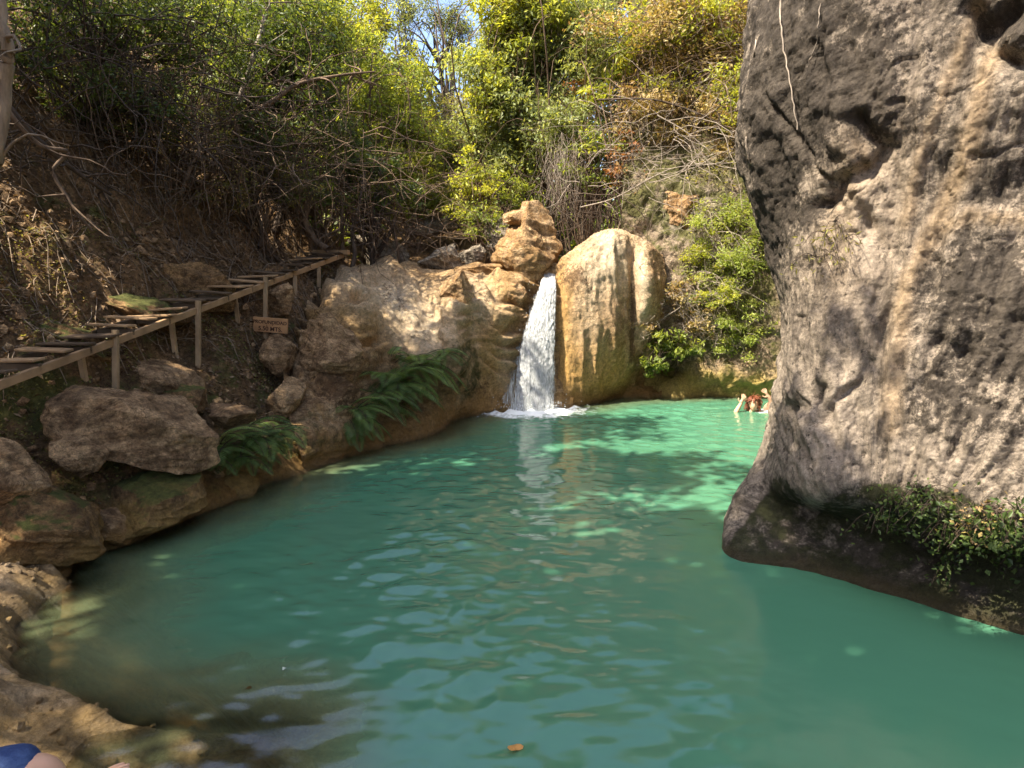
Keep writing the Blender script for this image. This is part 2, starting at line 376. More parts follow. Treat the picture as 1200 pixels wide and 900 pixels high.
grd = put('ground', raw_mesh('ground', G.reshape(-1, 3), grid_quads(*GX.shape), attrs={'moss': gm - .02}), M['soil']); tag(grd, kind='structure')

# ------------------------------------------------------------------ generic rock surfaces
def rock_sheet(name, ctrl, res, mat, amps, flip=1, attrs=None, parent=None, seed=0, strat=0, slab=0, flute=0):
    Gd = net(ctrl, res); N = grid_normals(Gd, flip); P = Gd.reshape(-1, 3)
    d = 0
    for a, f, rd in amps: d = d + a * fbm(P, 5, f, seed=seed + int(f * 10), ridged=rd)
    if strat:
        q = (P @ np.array((.25, -.1, .96))) + .10 * fbm(P, 3, 1.2, seed=4); d = d + strat * fbm(np.stack((P[:, 0] * .5, P[:, 1] * .5, q * 9), -1), 3, 1.0, seed=8, ridged=True)
    if flute: d = d + flute * fbm(np.stack((P[:, 0] * 2.2, P[:, 1] * 2.2, P[:, 2] * .45), -1), 6, 1.8, gain=.55, seed=41, ridged=True)
    if slab:
        w_ = P + .25 * fbm(P, 2, 1.0, seed=33)[:, None]; h_ = w_[:, 2] * 1.0 + w_[:, 0] * .55 - w_[:, 1] * .05; k_ = h_ * 4.2 + .6 * fbm(P, 3, 1.1, seed=34); f_ = k_ - np.floor(k_)
        d = d + slab * (sst(0, .8, f_) * (1 - sst(.86, 1.0, f_)) - .4) * sst(.25, .7, P[:, 2]) * np.clip(.6 + fbm(P, 3, .9, seed=35) * 1.5, 0, 1.3)
    Q = P + N.reshape(-1, 3) * d[:, None]
    me = raw_mesh(name, Q, grid_quads(*Gd.shape[:2]), attrs=attrs(Q, Gd) if attrs else None)
    o = put(name, me, mat, parent); o['_g'] = 0; del o['_g']
    return o, Q
def proj(P):
    """where world points fall in the photograph (used only to lay the stone's own stains where they are)"""
    v = P - np.array((0, 0, CAMZ)); f = v[:, 1] * cp - v[:, 2] * sp; u = v[:, 1] * sp + v[:, 2] * cp; f = np.maximum(f, .1)
    return 600 + F * v[:, 0] / f, 450 - F * u / f

# right cliff -------------------------------------------------------
rows = []   # z, nose(x,y), k of near face
NZ = [(-1.3, 1.50, 4.95, 4.85), (-.3, 1.58, 4.75, 4.70), (0, 1.66, 4.74, 4.64), (.14, 1.70, 4.9, 4.80), (.36, 1.87, 5.05, 4.98), (.62, 2.08, 5.25, 4.50), (.95, 2.17, 5.3, 4.55),
      (1.52, 2.23, 5.35, 4.66), (2.0, 2.12, 5.3, 4.72), (2.5, 1.95, 5.3, 4.72), (2.95, 1.80, 5.28, 4.60), (3.4, 1.74, 5.26, 4.55), (4.1, 1.82, 5.3, 4.55),
      (5.0, 2.0, 5.4, 4.65), (6.2, 2.4, 5.6, 4.9), (8.0, 3.0, 6.2, 5.6), (9.0, 4.2, 7.5, 7.4)]
for z, nx_, ny_, k in NZ:
    row = [(7.5, 11.5, z), (5.0, 9.3, z), (nx_ + .95, ny_ + 1.6, z), (nx_ + .22, ny_ + .55, z), (nx_, ny_, z)]
    # depth lip profile: recess only right of the nose
    for i, px in enumerate((960, 1040, 1120, 1210, 1320, 1460)):
        q = (px - 600) / F
        kk = k
        if i == 0 and z < .5: kk = k + .06
        y = kk / (.66 * q + .75); row.append((q * y, y, z))
    row.append((4.6, .4, z)); row.append((7, -2, z))
    rows.append(row)
rows = np.array(rows)
def segd(px, py, pts):
    d = np.full(len(px), 1e9)
    for (x0, y0), (x1, y1) in zip(pts[:-1], pts[1:]):
        ab = np.array((x1 - x0, y1 - y0)); L = ab @ ab; t = np.clip(((px - x0) * ab[0] + (py - y0) * ab[1]) / L, 0, 1)
        d = np.minimum(d, np.hypot(px - x0 - t * ab[0], py - y0 - t * ab[1]))
    return d
def blob(px, py, x, y, rx, ry, a=0):
    c, s = math.cos(R(a)), math.sin(R(a)); dx, dy = px - x, py - y
    return np.exp(-(((dx * c + dy * s) / rx) ** 2 + ((-dx * s + dy * c) / ry) ** 2))
VEIN = [[(1160, 60), (1125, 200), (1085, 280), (1062, 330), (1050, 420), (1042, 500)], [(1200, 255), (1130, 250), (1090, 270), (1065, 330)], [(1150, 0), (1110, 90), (1080, 180), (1060, 260)]]
def cliff_attrs(P, Gd):
    px, py = proj(P); w = fbm(P, 4, 1.8, seed=31); px = px + 14 * w; py = py + 14 * fbm(P, 4, 1.8, seed=37)
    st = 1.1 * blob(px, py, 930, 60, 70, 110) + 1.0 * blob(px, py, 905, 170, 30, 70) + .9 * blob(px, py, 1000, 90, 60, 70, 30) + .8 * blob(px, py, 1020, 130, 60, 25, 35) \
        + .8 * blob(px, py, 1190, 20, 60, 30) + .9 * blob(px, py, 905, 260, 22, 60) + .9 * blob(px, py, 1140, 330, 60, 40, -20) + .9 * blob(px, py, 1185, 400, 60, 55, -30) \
        + .6 * blob(px, py, 1090, 120, 20, 60, 10) + .55 * blob(px, py, 1130, 470, 70, 40) + .6 * blob(px, py, 1180, 210, 50, 22, -20) + .7 * blob(px, py, 955, 245, 35, 16, -30)  # patches along the left edge mix stone stains with painted-in shade
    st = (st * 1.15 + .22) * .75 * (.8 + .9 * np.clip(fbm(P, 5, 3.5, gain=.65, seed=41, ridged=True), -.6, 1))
    tn = 0
    for i, v in enumerate(VEIN): tn = np.maximum(tn, (.9 if i == 0 else .7) * np.exp(-(segd(px - 7 * w, py, v) / (11 if i == 0 else 9)) ** 2))
    tn = np.maximum(tn, .55 * blob(px, py, 1010, 230, 45, 120, 8))
    pl = np.maximum(.8 * blob(px, py, 1040, 60, 35, 90, 10), .8 * blob(px, py, 1025, 260, 25, 120, 6)); pl = np.maximum(pl, .75 * blob(px, py, 960, 500, 70, 90, -10)); pl = np.maximum(pl, .6 * blob(px, py, 1080, 540, 120, 30)); pl = np.maximum(pl, .9 * blob(px, py, 935, 560, 22, 50, -25))
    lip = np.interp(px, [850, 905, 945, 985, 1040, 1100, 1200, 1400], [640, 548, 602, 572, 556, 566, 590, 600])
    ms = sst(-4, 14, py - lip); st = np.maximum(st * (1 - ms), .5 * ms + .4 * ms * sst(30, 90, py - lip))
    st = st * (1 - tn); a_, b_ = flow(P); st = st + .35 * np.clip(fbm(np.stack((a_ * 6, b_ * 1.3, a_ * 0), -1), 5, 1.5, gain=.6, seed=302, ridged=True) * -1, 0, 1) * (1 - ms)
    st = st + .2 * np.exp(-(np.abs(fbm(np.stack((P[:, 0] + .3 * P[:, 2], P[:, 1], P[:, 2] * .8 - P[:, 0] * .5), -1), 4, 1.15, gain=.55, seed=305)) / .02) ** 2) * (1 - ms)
    return {'fth': a_, 'flr': b_, 'stain_shade': st, 'tan': np.clip(tn, 0, 1) * (1 - ms), 'pale': pl * (1 - ms), 'moss': -.2 + 1.35 * ms}
_cl = net(rows, .05)
CP = net(rows, .019); CN = grid_normals(CP, 1); Pf = CP.reshape(-1, 3); Nf = CN.reshape(-1, 3)
px_, py_ = proj(Pf)
above = sst(.5, .9, Pf[:, 2])
strz = np.stack((Pf[:, 0] * 1.0, Pf[:, 1] * 1.0, Pf[:, 2] * .28), -1)
pits = np.maximum(blob(px_, py_, 940, 80, 90, 130), np.maximum(blob(px_, py_, 1010, 120, 80, 60, 30), blob(px_, py_, 1160, 380, 90, 110, -20)))
pits = np.maximum(pits, blob(px_, py_, 1190, 60, 60, 80))
disp = .12 * fbm(Pf, 3, .7, seed=2) + .05 * fbm(strz, 6, 1.9, gain=.58, seed=6) * above + .018 * fbm(Pf, 5, 2.2, gain=.6, seed=12, ridged=True) * (.4 + pits)
def flow(P):
    s_ = P[:, 0] * .75 - P[:, 1] * .66; v_ = P[:, 2]; ds = s_ - FC[0]; dz = v_ - FC[1]; w_ = .10 * fbm(P, 3, .9, seed=301)
    return np.arctan2(ds, dz) + w_, np.log(np.hypot(ds, dz) + .4)
_fc = at(1035, 640, 3.95); FC = (_fc[0] * .75 - _fc[1] * .66, _fc[2] - .35)
th_, lr_ = flow(Pf); fl = fbm(np.stack((th_ * 6, lr_ * 1.3, th_ * 0), -1), 6, 1.5, gain=.6, seed=302, ridged=True); fl2 = fbm(np.stack((th_ * 16, lr_ * 2.2, th_ * 0), -1), 5, 1.5, gain=.6, seed=303)
diag = np.stack((Pf[:, 0] * .6 - Pf[:, 2] * .5, Pf[:, 1] * .6, Pf[:, 0] * .5 + Pf[:, 2] * 1.6), -1)
disp += (.010 + .022 * pits) * fbm(Pf, 4, 8, gain=.65, seed=14) * (.35 + above) + .010 * fbm(Pf, 4, 20, gain=.6, seed=15) + .018 * fbm(diag, 5, 1.6, gain=.6, seed=16, ridged=True) + (.075 * fl + .026 * fl2) * above * (.6 + .6 * sst(930, 1040, px_)) + .05 * np.round(2.5 * fbm(diag, 3, .9, seed=19)) / 2.5 * sst(1060, 1110, px_) * sst(240, 300, py_) * sst(560, 480, py_)
crk = np.abs(fbm(np.stack((Pf[:, 0] + .3 * Pf[:, 2], Pf[:, 1], Pf[:, 2] * .8 - Pf[:, 0] * .5), -1), 4, 1.15, gain=.55, seed=305)); disp -= .02 * np.exp(-(crk / .015) ** 2) * above
# hollows and cracks of the photo's cliff face
for pts, wd_, dp in (([(960, 495), (985, 465), (1010, 450), (1022, 425)], 5, .06), ([(935, 480), (950, 478), (962, 455)], 6, .06), ([(1005, 140), (1035, 175), (1025, 200), (990, 210), (965, 240)], 9, .10),
                     ([(1140, 10), (1160, 60), (1200, 75)], 12, .12), ([(905, 110), (960, 200), (1000, 235)], 3, .03), ([(1165, 30), (1190, 10)], 14, .15)):
    disp -= dp * np.exp(-(segd(px_ + 6 * fbm(Pf, 3, 5, seed=3), py_ + 6 * fbm(Pf, 3, 5, seed=4), pts) / wd_) ** 2)
for v in VEIN: disp += .018 * np.exp(-(segd(px_, py_, v) / 9) ** 2)
disp -= .12 * blob(px_, py_, 1015, 265, 14, 24) * 0 + .10 * blob(px_, py_, 1020, 262, 10, 22, -20)
CQ = Pf + Nf * disp[:, None]
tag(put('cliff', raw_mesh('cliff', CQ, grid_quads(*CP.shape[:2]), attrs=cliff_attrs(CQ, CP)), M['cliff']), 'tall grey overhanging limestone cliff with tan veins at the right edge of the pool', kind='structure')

# travertine left of the falls ---------------------------------------
def shoreY(px, py): return on(px, py)[1]
TC = [[(352, 552), (340, 510, 7.0), (338, 468, 7.6), (346, 420, 8.3), (366, 370, 9.1), (392, 324, 10.1)],
      [(400, 537), (398, 495, 7.6), (400, 440, 8.0), (402, 380, 8.7), (408, 335, 9.4), (415, 310, 10.4)],
      [(445, 524), (445, 485, 8.3), (447, 430, 8.75), (450, 372, 9.5), (445, 330, 10.2), (455, 314, 10.8)],
      [(500, 509), (500, 475, 8.95), (505, 425, 9.35), (500, 368, 10.0), (492, 335, 10.6), (500, 318, 11.3)],
      [(528, 493), (530, 462, 9.45), (533, 415, 9.35), (532, 375, 9.7), (535, 340, 10.3), (540, 323, 11.0)],
      [(560, 486), (556, 455, 10.0), (556, 410, 9.95), (558, 375, 10.3), (562, 345, 10.6), (568, 325, 11.2)],
      [(582, 481), (582, 450, 10.3), (582, 405, 10.35), (588, 365, 10.6), (596, 340, 10.8), (604, 322, 11.2)],
      [(602, 478), (602, 445, 10.62), (608, 400, 10.8), (616, 362, 11.0), (626, 335, 11.15), (634, 318, 11.4)],
      [(625, 478), (625, 445, 10.72), (629, 400, 10.88), (634, 362, 11.05), (641, 338, 11.2), (645, 322, 11.4)],
      [(652, 477), (652, 445, 10.72), (651, 400, 10.85), (650, 362, 11.0), (652, 335, 11.2), (655, 318, 11.5)],
      [(668, 476), (668, 445, 10.9), (668, 400, 11.1), (668, 362, 11.3), (668, 335, 11.5), (670, 318, 11.7)]]
def mk_sheet(cols, back=(1.0, 2.6), drop=-.1):
    C = []
    for c in cols:
        b = on(*c[0]); pts = [b + np.array((-.15 * b[0] / b[1], -.15, -1.2)), b + np.array((0, 0, -.25)), b]
        for q in c[1:]: pts.append(at(*q))
        t = pts[-1]; pts.append(t + np.array((.03, back[0], drop * .3))); pts.append(t + np.array((.05, back[1], drop * 3)))
        C.append(pts)
    return np.swapaxes(np.array(C), 0, 1)
def tr_attrs(P, Gd):
    px, py = proj(P); w = 10 * fbm(P, 4, 2.5, seed=51)
    ms = 1.1 * blob(px + w, py, 547, 430, 26, 60) + .9 * blob(px + w, py, 430, 510, 70, 26, -12) + .6 * blob(px, py + w, 385, 420, 40, 30) + .7 * blob(px, py, 360, 500, 40, 60)
    return {'moss': ms, 'tan': .8 * blob(px + w, py, 470, 370, 90, 40) + .8 * blob(px, py, 580, 400, 30, 90) + .5 * blob(px, py, 540, 490, 50, 20),
            'pale': .9 * blob(px + w, py + w, 455, 345, 70, 28, 15) + .9 * blob(px + w, py + w, 500, 395, 50, 30, 25) + .7 * blob(px + w, py + w, 560, 350, 30, 30) + .6 * blob(px, py, 595, 430, 12, 60),
            'stain_shade': .6 * blob(px + w, py + w, 395, 415, 38, 45) + .4 * blob(px, py, 470, 440, 40, 20) + .45 * sst(.1, .5, fbm(P, 4, 2.2, seed=58))}
tc = mk_sheet(TC)
o, _ = rock_sheet('travertine_bank', tc, .03, M['traver'], [(.12, .8, False), (.05, 1.7, True), (.03, 4.5, True), (.014, 13, True)], 1, tr_attrs, seed=50, strat=.04, slab=.17)
tag(o, 'orange travertine rock bank sloping into the pool left of the waterfall', 'rock bank')

DC = [[(643, 477), (640, 440, 11.0), (643, 400, 11.1), (645, 360, 11.3), (648, 335, 11.4), (652, 322, 11.6)],
      [(655, 476.5), (655, 440, 10.72), (652, 400, 10.8), (650, 355, 11.0), (655, 318, 11.15), (662, 303, 11.5)],
      [(672, 475.5), (672, 440, 10.62), (670, 390, 10.7), (670, 340, 10.85), (675, 305, 11.1), (680, 290, 11.5)],
      [(690, 473), (692, 435, 10.75), (692, 385, 10.75), (692, 340, 10.9), (696, 298, 11.1), (700, 278, 11.5)],
      [(705, 470), (712, 432, 10.95), (716, 390, 10.85), (716, 345, 10.95), (718, 300, 11.1), (722, 272, 11.5)],
      [(716, 467), (730, 440, 11.25), (735, 405, 11.25), (738, 350, 11.3), (740, 305, 11.4), (742, 280, 11.6)],
      [(740, 465.5), (748, 440, 11.9), (755, 412, 11.55), (758, 355, 11.15), (758, 310, 11.25), (758, 288, 11.7)],
      [(775, 465), (775, 440, 12.4), (775, 410, 12.0), (778, 360, 11.6), (778, 320, 11.7), (775, 300, 12.0)]]
def dm_attrs(P, Gd):
    px, py = proj(P); w = 6 * fbm(P, 4, 3, seed=61)
    return {'tan': .95 * blob(px + w, py, 655, 370, 16, 70) + .9 * blob(px + w, py, 715, 440, 30, 40) + .9 * blob(px, py + w, 680, 440, 30, 40),
            'pale': .95 * blob(px + w, py, 715, 300, 32, 45) + .85 * blob(px + w, py, 752, 340, 9, 60) + .5 * blob(px, py, 690, 370, 20, 60),
            'stain_shade': .6 * blob(px, py + w, 668, 325, 22, 20) + .9 * blob(px + .5 * w, py, 741, 375, 4, 50) + .35 * blob(px + w, py, 695, 395, 5, 26) + .3 * sst(.1, .5, fbm(P, 4, 2.5, seed=58)), 'moss': px * 0 - .3 + .6 * blob(px, py, 770, 450, 40, 25)}  # the narrow dark stripe paints the shade inside the crevice
o, _ = rock_sheet('travertine_dome', mk_sheet(DC, (1.0, 2.2), -.6), .026, M['traver'], [(.07, .9, False), (.03, 2.6, False), (.012, 6, True), (.008, 16, False)], 1, dm_attrs, seed=60, flute=.075)
tag(o, 'rounded pale travertine dome with white top right of the waterfall', 'rock')

# back wall ------------------------------------------------------------
bwc = []
for (px, ys) in ((725, (12.6, 12.5, 12.2, 12.0, 12.3, 13.0, 14, 16)), (780, (11.75, 12.3, 11.75, 11.9, 12.3, 12.9, 14, 16)), (830, (11.6, 11.55, 11.75, 11.8, 12.0, 12.7, 13.8, 16)), (880, (11.5, 11.4, 11.6, 11.6, 11.8, 12.4, 13.5, 15.5)),
                 (930, (11.3, 11.2, 11.4, 11.4, 11.6, 12.2, 13.2, 15)), (1000, (11.2, 11.1, 10.9, 11.0, 11.2, 11.8, 12.8, 14.5)), (1100, (10.8, 10.7, 10.6, 10.6, 10.8, 11.3, 12.4, 14)), (1300, (10, 9.9, 9.8, 9.8, 10, 10.5, 11.8, 13.5))):
    y0 = ys[0]; q = (px - 600) / F; col = [(q * y0, y0, -1.2)]
    for y, z in zip(ys, (0., .45, 1.0, 2.0, 3.2, 4.6, 6.5, 9.0)): col.append((q * y, y, z))
    col.append((q * 17, 24, 11)); bwc.append(col)
def bw_attrs(P, Gd):
    px, py = proj(P); z = P[:, 2]
    return {'moss': .55 * sst(.3, .9, z) + .35 * fbm(P, 3, .8, seed=3), 'stain_shade': .7 * blob(px, py, 790, 425, 50, 35), 'tan': .5 * sst(.9, .2, z), 'pale': .8 * blob(px, py, 800, 245, 35, 30) + .5 * blob(px, py, 850, 300, 20, 60)}  # the dark patch paints the gloom of the cave recess into the colour
o, BWP = rock_sheet('back_cliff', np.swapaxes(np.array(bwc), 0, 1), .05, M['backwall'], [(.22, .7, False), (.14, 1.8, True), (.06, 4.5, True), (.02, 12, False)], 1, bw_attrs, seed=70)
o.name = 'cliff_back'; tag(o, 'overgrown cliff behind the pool beyond the waterfall', kind='structure')

# boulders ----------------------------------------------------------------
def ico(sub):
    bm = bmesh.new(); bmesh.ops.create_icosphere(bm, subdivisions=sub, radius=1); V = np.array([v.co[:] for v in bm.verts]); Fc = np.array([[v.index for v in f.verts] for f in bm.faces]); bm.free(); return V, Fc
ICO = {k: ico(k) for k in (1, 3, 5, 6)}
def boulder(label, px, py, Y, w, h, dep=None, mat='boulder', seed=1, rot=0, tilt=0, sub=6, cuts=15, cutd=.70, amp=.09, sink=.0, group=None, name='boulder', cat='boulder', moss=0.0, extra=None):
    c = at(px, py, Y); dist = Y / ray(px, py)[1]; rx = w / 2 / F * dist; rz = h / 2 / F * dist; ry = dep if dep else (rx + rz) * .5
    r = np.random.default_rng(seed); D, Fc = ICO[sub]; V = D.copy()
    for i in range(cuts):
        n = r.normal(size=3); n[2] *= .8; n /= np.linalg.norm(n); d = cutd - .17 + .30 * r.random(); t = V @ n - d
        V = V - np.where(t > 0, t * .97, 0)[:, None] * n
    V = V * np.array((rx, ry, rz)) * 1.12
    a, b = R(rot), R(tilt)
    Mz = np.array(((math.cos(a), -math.sin(a), 0), (math.sin(a), math.cos(a), 0), (0, 0, 1))); My = np.array(((math.cos(b), 0, math.sin(b)), (0, 1, 0), (-math.sin(b), 0, math.cos(b))))
    V = V @ Mz.T @ My.T; N = V / (np.linalg.norm(V, axis=1, keepdims=True) + 1e-9); s = (rx * ry * rz) ** (1 / 3)
    W = V + c
    W = W + N * (s * (amp * 1.3 * fbm(W, 4, .8 / s, seed=seed) + amp * .7 * fbm(W, 5, 2.2 / s, seed=seed + 5, ridged=True)) + .014 * fbm(W, 4, 9, seed=seed + 9, ridged=True) + .006 * fbm(W, 3, 24, seed=seed + 3) + s * .11 * fbm(np.stack((W[:, 0] * 1.5, W[:, 1] * 1.5, (W[:, 2] + W[:, 0] * .35) * 7), -1), 3, 1.0, seed=seed + 2, ridged=True))[:, None]
    base = c + np.array((0, 0, -rz * .9 - sink))
    q = rx * 0
    me = raw_mesh(name, W - base, Fc, attrs={'moss': np.full(len(W), moss)})
    o = put(name, me, M[mat]); o.location = tuple(base); return tag(o, label, cat, group)
GB = 'boulders on the left bank'
boulder('broad tan layered boulder under the feet of the two nearest stair posts', 165, 500, 5.5, 168, 84, .5, 'boulder', 3, 20, 16, cutd=.66, group=GB)
boulder('brown rounded boulder behind the stair posts, uphill of the broad tan one', 182, 446, 6.4, 104, 54, .35, 'boulder', 4, 10, 24, group=GB, moss=.25)
boulder('small pinkish angular boulder just above the lower fern', 270, 489, 6.25, 56, 40, .22, 'boulder', 8, 0, 5, cutd=.58, group=GB)
boulder('pale cracked boulder cut by the left edge of the photo above the mossy mound', 12, 560, 4.4, 110, 72, .35, 'boulder', 12, 0, 20, cutd=.6, group=GB)
boulder('large mossy mound of rock at the water edge on the far left', 45, 612, 4.45, 165, 76, .45, 'mossrock', 15, 0, 8, amp=.08, group=GB)
boulder('moss topped shore rock with orange foot between two smaller rocks', 182, 585, 5.3, 120, 66, .45, 'mossrock', 18, 0, -12, group=GB)
boulder('small orange shore rock under the lower fern', 275, 577, 6.15, 52, 34, .25, 'mossrock', 21, group=GB, moss=-.6)
boulder('small flat reddish rock left of the broad tan boulder', 96, 535, 5.0, 64, 36, .22, 'boulder', 23, 0, 25, group=GB)
boulder('low pink and white rock lapped by water beside the mossy mound', 140, 618, 4.95, 62, 30, .2, 'boulder', 26, 0, 12, group=GB)
boulder('massive grey pink boulder right of the wooden sign', 388, 415, 8.2, 92, 96, .6, 'boulder', 29, 0, 30, cutd=.62, group=GB, moss=.1)
boulder('reddish small rock below the wooden sign', 338, 468, 7.3, 40, 42, .2, 'boulder', 33, group=GB)
boulder('narrow pink rock at the foot of the sign post', 325, 418, 7.8, 46, 40, .2, 'boulder', 36, 0, -35, group=GB)
boulder('small smooth rock behind the sign just under the stair beam', 328, 350, 8.6, 40, 34, .2, 'boulder', 39, group=GB)
boulder('mossy ledge rock uphill of the nearest stair treads', 60, 395, 6.1, 150, 50, .4, 'mossrock', 42, 0, 12, group=GB)
boulder('green mossy rock above the middle of the stairs', 165, 368, 7.0, 100, 40, .35, 'mossrock', 45, 0, 14, group=GB)
boulder('brown slab rock set in the slope above the upper stairs', 235, 335, 8.0, 90, 46, .35, 'mossrock', 48, 0, 22, group=GB, moss=-.7)
boulder('tan rock under the overhanging ledge at the left edge', 30, 372, 6.3, 100, 34, .3, 'boulder', 50, 0, 10, group=GB, moss=.2)
boulder('small brown rock low on the slope right of the stair posts', 215, 470, 6.3, 60, 40, .25, 'mossrock', 52, group=GB)
GT = 'rocks at the head of the waterfall'
boulder('tall orange boulder standing on the left lip of the waterfall', 615, 303, 11.55, 74, 116, .5, 'traver', 80, 10, 8, cutd=.74, cuts=10, amp=.07, group=GT)
boulder('flat pale slab lying on top of the tall orange boulder', 610, 258, 11.7, 52, 18, .4, 'traver', 83, 0, 2, group=GT)
boulder('pointed grey slab leaning in the stream bed', 520, 306, 11.6, 62, 40, .3, 'greyrock', 86, 0, 30, cutd=.5, group=GT)
boulder('grey angular rock right of the leaning slab', 556, 300, 12.2, 44, 30, .3, 'greyrock', 89, cutd=.55, group=GT)
boulder('orange knob rock in front of the low ledge left of the falls', 600, 345, 10.9, 36, 32, .2, 'traver', 91, group=GT)
boulder('upright tan rock with a dark notch on the travertine bank', 535, 345, 10.2, 50, 50, .3, 'traver', 94, 0, 30, cutd=.55, group=GT)
boulder('round grey boulder behind the trees at the stair top', 450, 300, 12.5, 50, 36, .4, 'greyrock', 97, group=GT)
boulder('small pale boulder between the tree trunks', 425, 290, 13, 44, 34, .35, 'greyrock', 99, group=GT)
boulder('dark boulder in the stream bed under the bright shrub', 590, 285, 13, 50, 60, .4, 'greyrock', 101, group=GT)
boulder('low grey rock far up the stream bed', 500, 268, 14.5, 60, 22, .5, 'greyrock', 103, group=GT)
boulder('farthest pale stones of the stream bed', 540, 258, 16, 50, 18, .5, 'greyrock', 105, group=GT)
boulder('flat brown ledge rock behind the travertine bank', 560, 318, 11.5, 90, 20, .35, 'traver', 107, group=GT)
boulder('tan boulder half buried in dry plants above the dome', 795, 250, 12.6, 80, 60, .5, 'traver', 110, 0, -10, group=GT)

# smooth flowstone shelf at the near left shore: above the water and, shallower, below it
def shelf_z(x, y):
    x = np.asarray(x, float); sh = x.shape; x = x.ravel(); y = np.asarray(y, float).ravel(); P = np.stack((x, y, x * 0), -1)
    wx_ = .35 * fbm(P, 3, .8, seed=201); wy_ = .35 * fbm(P, 3, .8, seed=202); d = sdist(x + wx_ * .4, y + wy_ * .4)
    Q = np.stack((x * .55 + wx_, y * 1.5 + wy_, x * 0), -1)
    bil = np.abs(fbm(Q, 3, 1.5, gain=.45, seed=203)) * 2.2
    z = np.where(d > 0, .34 * np.minimum(d, 1.0), .13 * np.maximum(d, -1.6)) - .01 + .17 * (1 - np.clip(bil, 0, 1.2)) * (.8 + .5 * sst(0, -.6, d)) + .03 * fbm(P, 4, 3.5, seed=206, ridged=True)
    z = z + .03 * fbm(np.stack((x * 1.5, y * 5, x * 0), -1), 4, 1.6, seed=204, ridged=True) + .008 * fbm(P, 3, 12, seed=205)
    z = z - 1.2 * sst(-1.1, -.2, x) - 1.3 * sst(3.0, 4.3, y + .3) * sst(-3.2, -2.0, x) - .09 * sst(-2.5, -1.7, x) - .10 * sst(-1.9, -1.35, x) + .014 * fbm(P, 4, 7, gain=.6, seed=207, ridged=True) - 1.0 * sst(4.2, 4.8, y) - 1.0 * sst(-4.2, -4.9, x) - .8 * sst(1.2, .7, y)
    return z.reshape(sh)
SX, SY = np.meshgrid(np.arange(-5.0, -.2, .018), np.arange(.7, 4.9, .018)); SZ = shelf_z(SX, SY); SP = np.stack((SX, SY, SZ), -1).reshape(-1, 3)
o = put('rock_shelf', raw_mesh('rock_shelf', SP, grid_quads(*SX.shape), attrs={'moss': SP[:, 0] * 0, 'stain_shade': .45 * sst(.1, .5, fbm(SP, 4, 1.5, seed=9)), 'tan': .6 * sst(0, .5, fbm(SP, 4, 1.2, seed=19))}), M['shelf'])
tag(o, 'smooth tan and brown rock shelf sliding under shallow water at the near left shore', 'rock shelf')

# ------------------------------------------------------------------ water
wx = np.concatenate((np.arange(-4.6, 3.4, .017), np.arange(3.4, 8.6, .05))); wy = np.concatenate((np.arange(.6, 1.8, .05), np.arange(1.8, 6.5, .015), np.arange(6.5, 12.9, .026)))
WX, WY = np.meshgrid(wx, wy)
def waves(x, y):
    r = np.hypot(x - .25, y - 10.4); rr = np.random.default_rng(5); z = 0
    amp = (.25 + .75 * sst(-2.4, -.2, x)) * (.55 + .45 * sst(2.0, 4.5, y)) * (1 - .85 * sst(1.0, 1.7, x) * sst(4.9, 3.9, y))
    Pn = np.stack((x, y, x * 0), -1).reshape(-1, 3)
    wx_ = .10 * fbm(Pn, 3, 1.1, seed=81).reshape(x.shape); wy_ = .10 * fbm(Pn, 3, 1.1, seed=86).reshape(x.shape); ag = np.clip(.55 + 1.1 * fbm(Pn, 3, .7, seed=82).reshape(x.shape), .15, 1.4)
    for i in range(40):
        L = .08 + .34 * rr.random() ** 1.5; th = rr.normal(-math.pi / 2 + .2, .8); k = 2 * math.pi / L
        z = z + .028 / k * np.sin(k * ((x + wx_) * math.cos(th) + (y + wy_) * math.sin(th)) + rr.random() * 6.28)
    z = z * ag + .007 * fbm(np.stack((x.ravel() * 1.0, y.ravel() * 1.5, x.ravel() * 0), -1), 4, 3.2, gain=.5, seed=83).reshape(x.shape)
    near = np.exp(-(r / 1.0) ** 2)
    return z * amp + near * .015 * np.sin(r * 26) + near * .035 * fbm(Pn, 4, 6, seed=84).reshape(x.shape)
WZ = waves(WX, WY); dep = np.clip(.0 - np.maximum(ground_z(WX, WY), shelf_z(WX, WY)), 0, 3)
rf = np.hypot((WX - .25) * .8, WY - 10.45)
foam = np.exp(-(rf / .55) ** 2) * 1.3 + .35 * np.exp(-(rf / 1.2) ** 2)
foam = foam + .8 * np.exp(-(np.hypot(WX - 4.02, (WY - 10.25)) / .28) ** 2)
n = NT('pool_water'); p = n.pos(); dp = n.attr('depth'); fo = n.attr('foam')
op = n.math('SUBTRACT', 1.0, n.math('POWER', 2.718, n.math('MULTIPLY', dp, -1.9)))
milk = n.mix(n.rng(dp, .15, 1.2), (.17, .19, .095), (.066, .195, .118))
milk = n.mix(n.rng(n.noise(n.map(p, (1, 1, 1)), .55, 3, .5), .35, .7, 0, .35), milk, (.065, .19, .105))
hb = n.noise(n.map(p, (1, 1.5, 1)), 16, 6, .6); b1 = n.bump(hb, .3, .004)
hb2 = n.noise(n.map(p, (1, 1.3, 1)), 60, 3, .5); b1 = n.bump(hb2, .1, .001, b1)
dif = n.new('ShaderNodeBsdfDiffuse'); n.inp(dif.inputs[0], milk)
trn = n.new('ShaderNodeBsdfTransparent'); n.inp(trn.inputs[0], n.mix(n.rng(dp, 0, .8), (1, 1, .97), (.7, .9, .78)))
body = n.new('ShaderNodeMixShader'); n.lk(op, body.inputs[0]); n.lk(trn.outputs[0], body.inputs[1]); n.lk(dif.outputs[0], body.inputs[2])
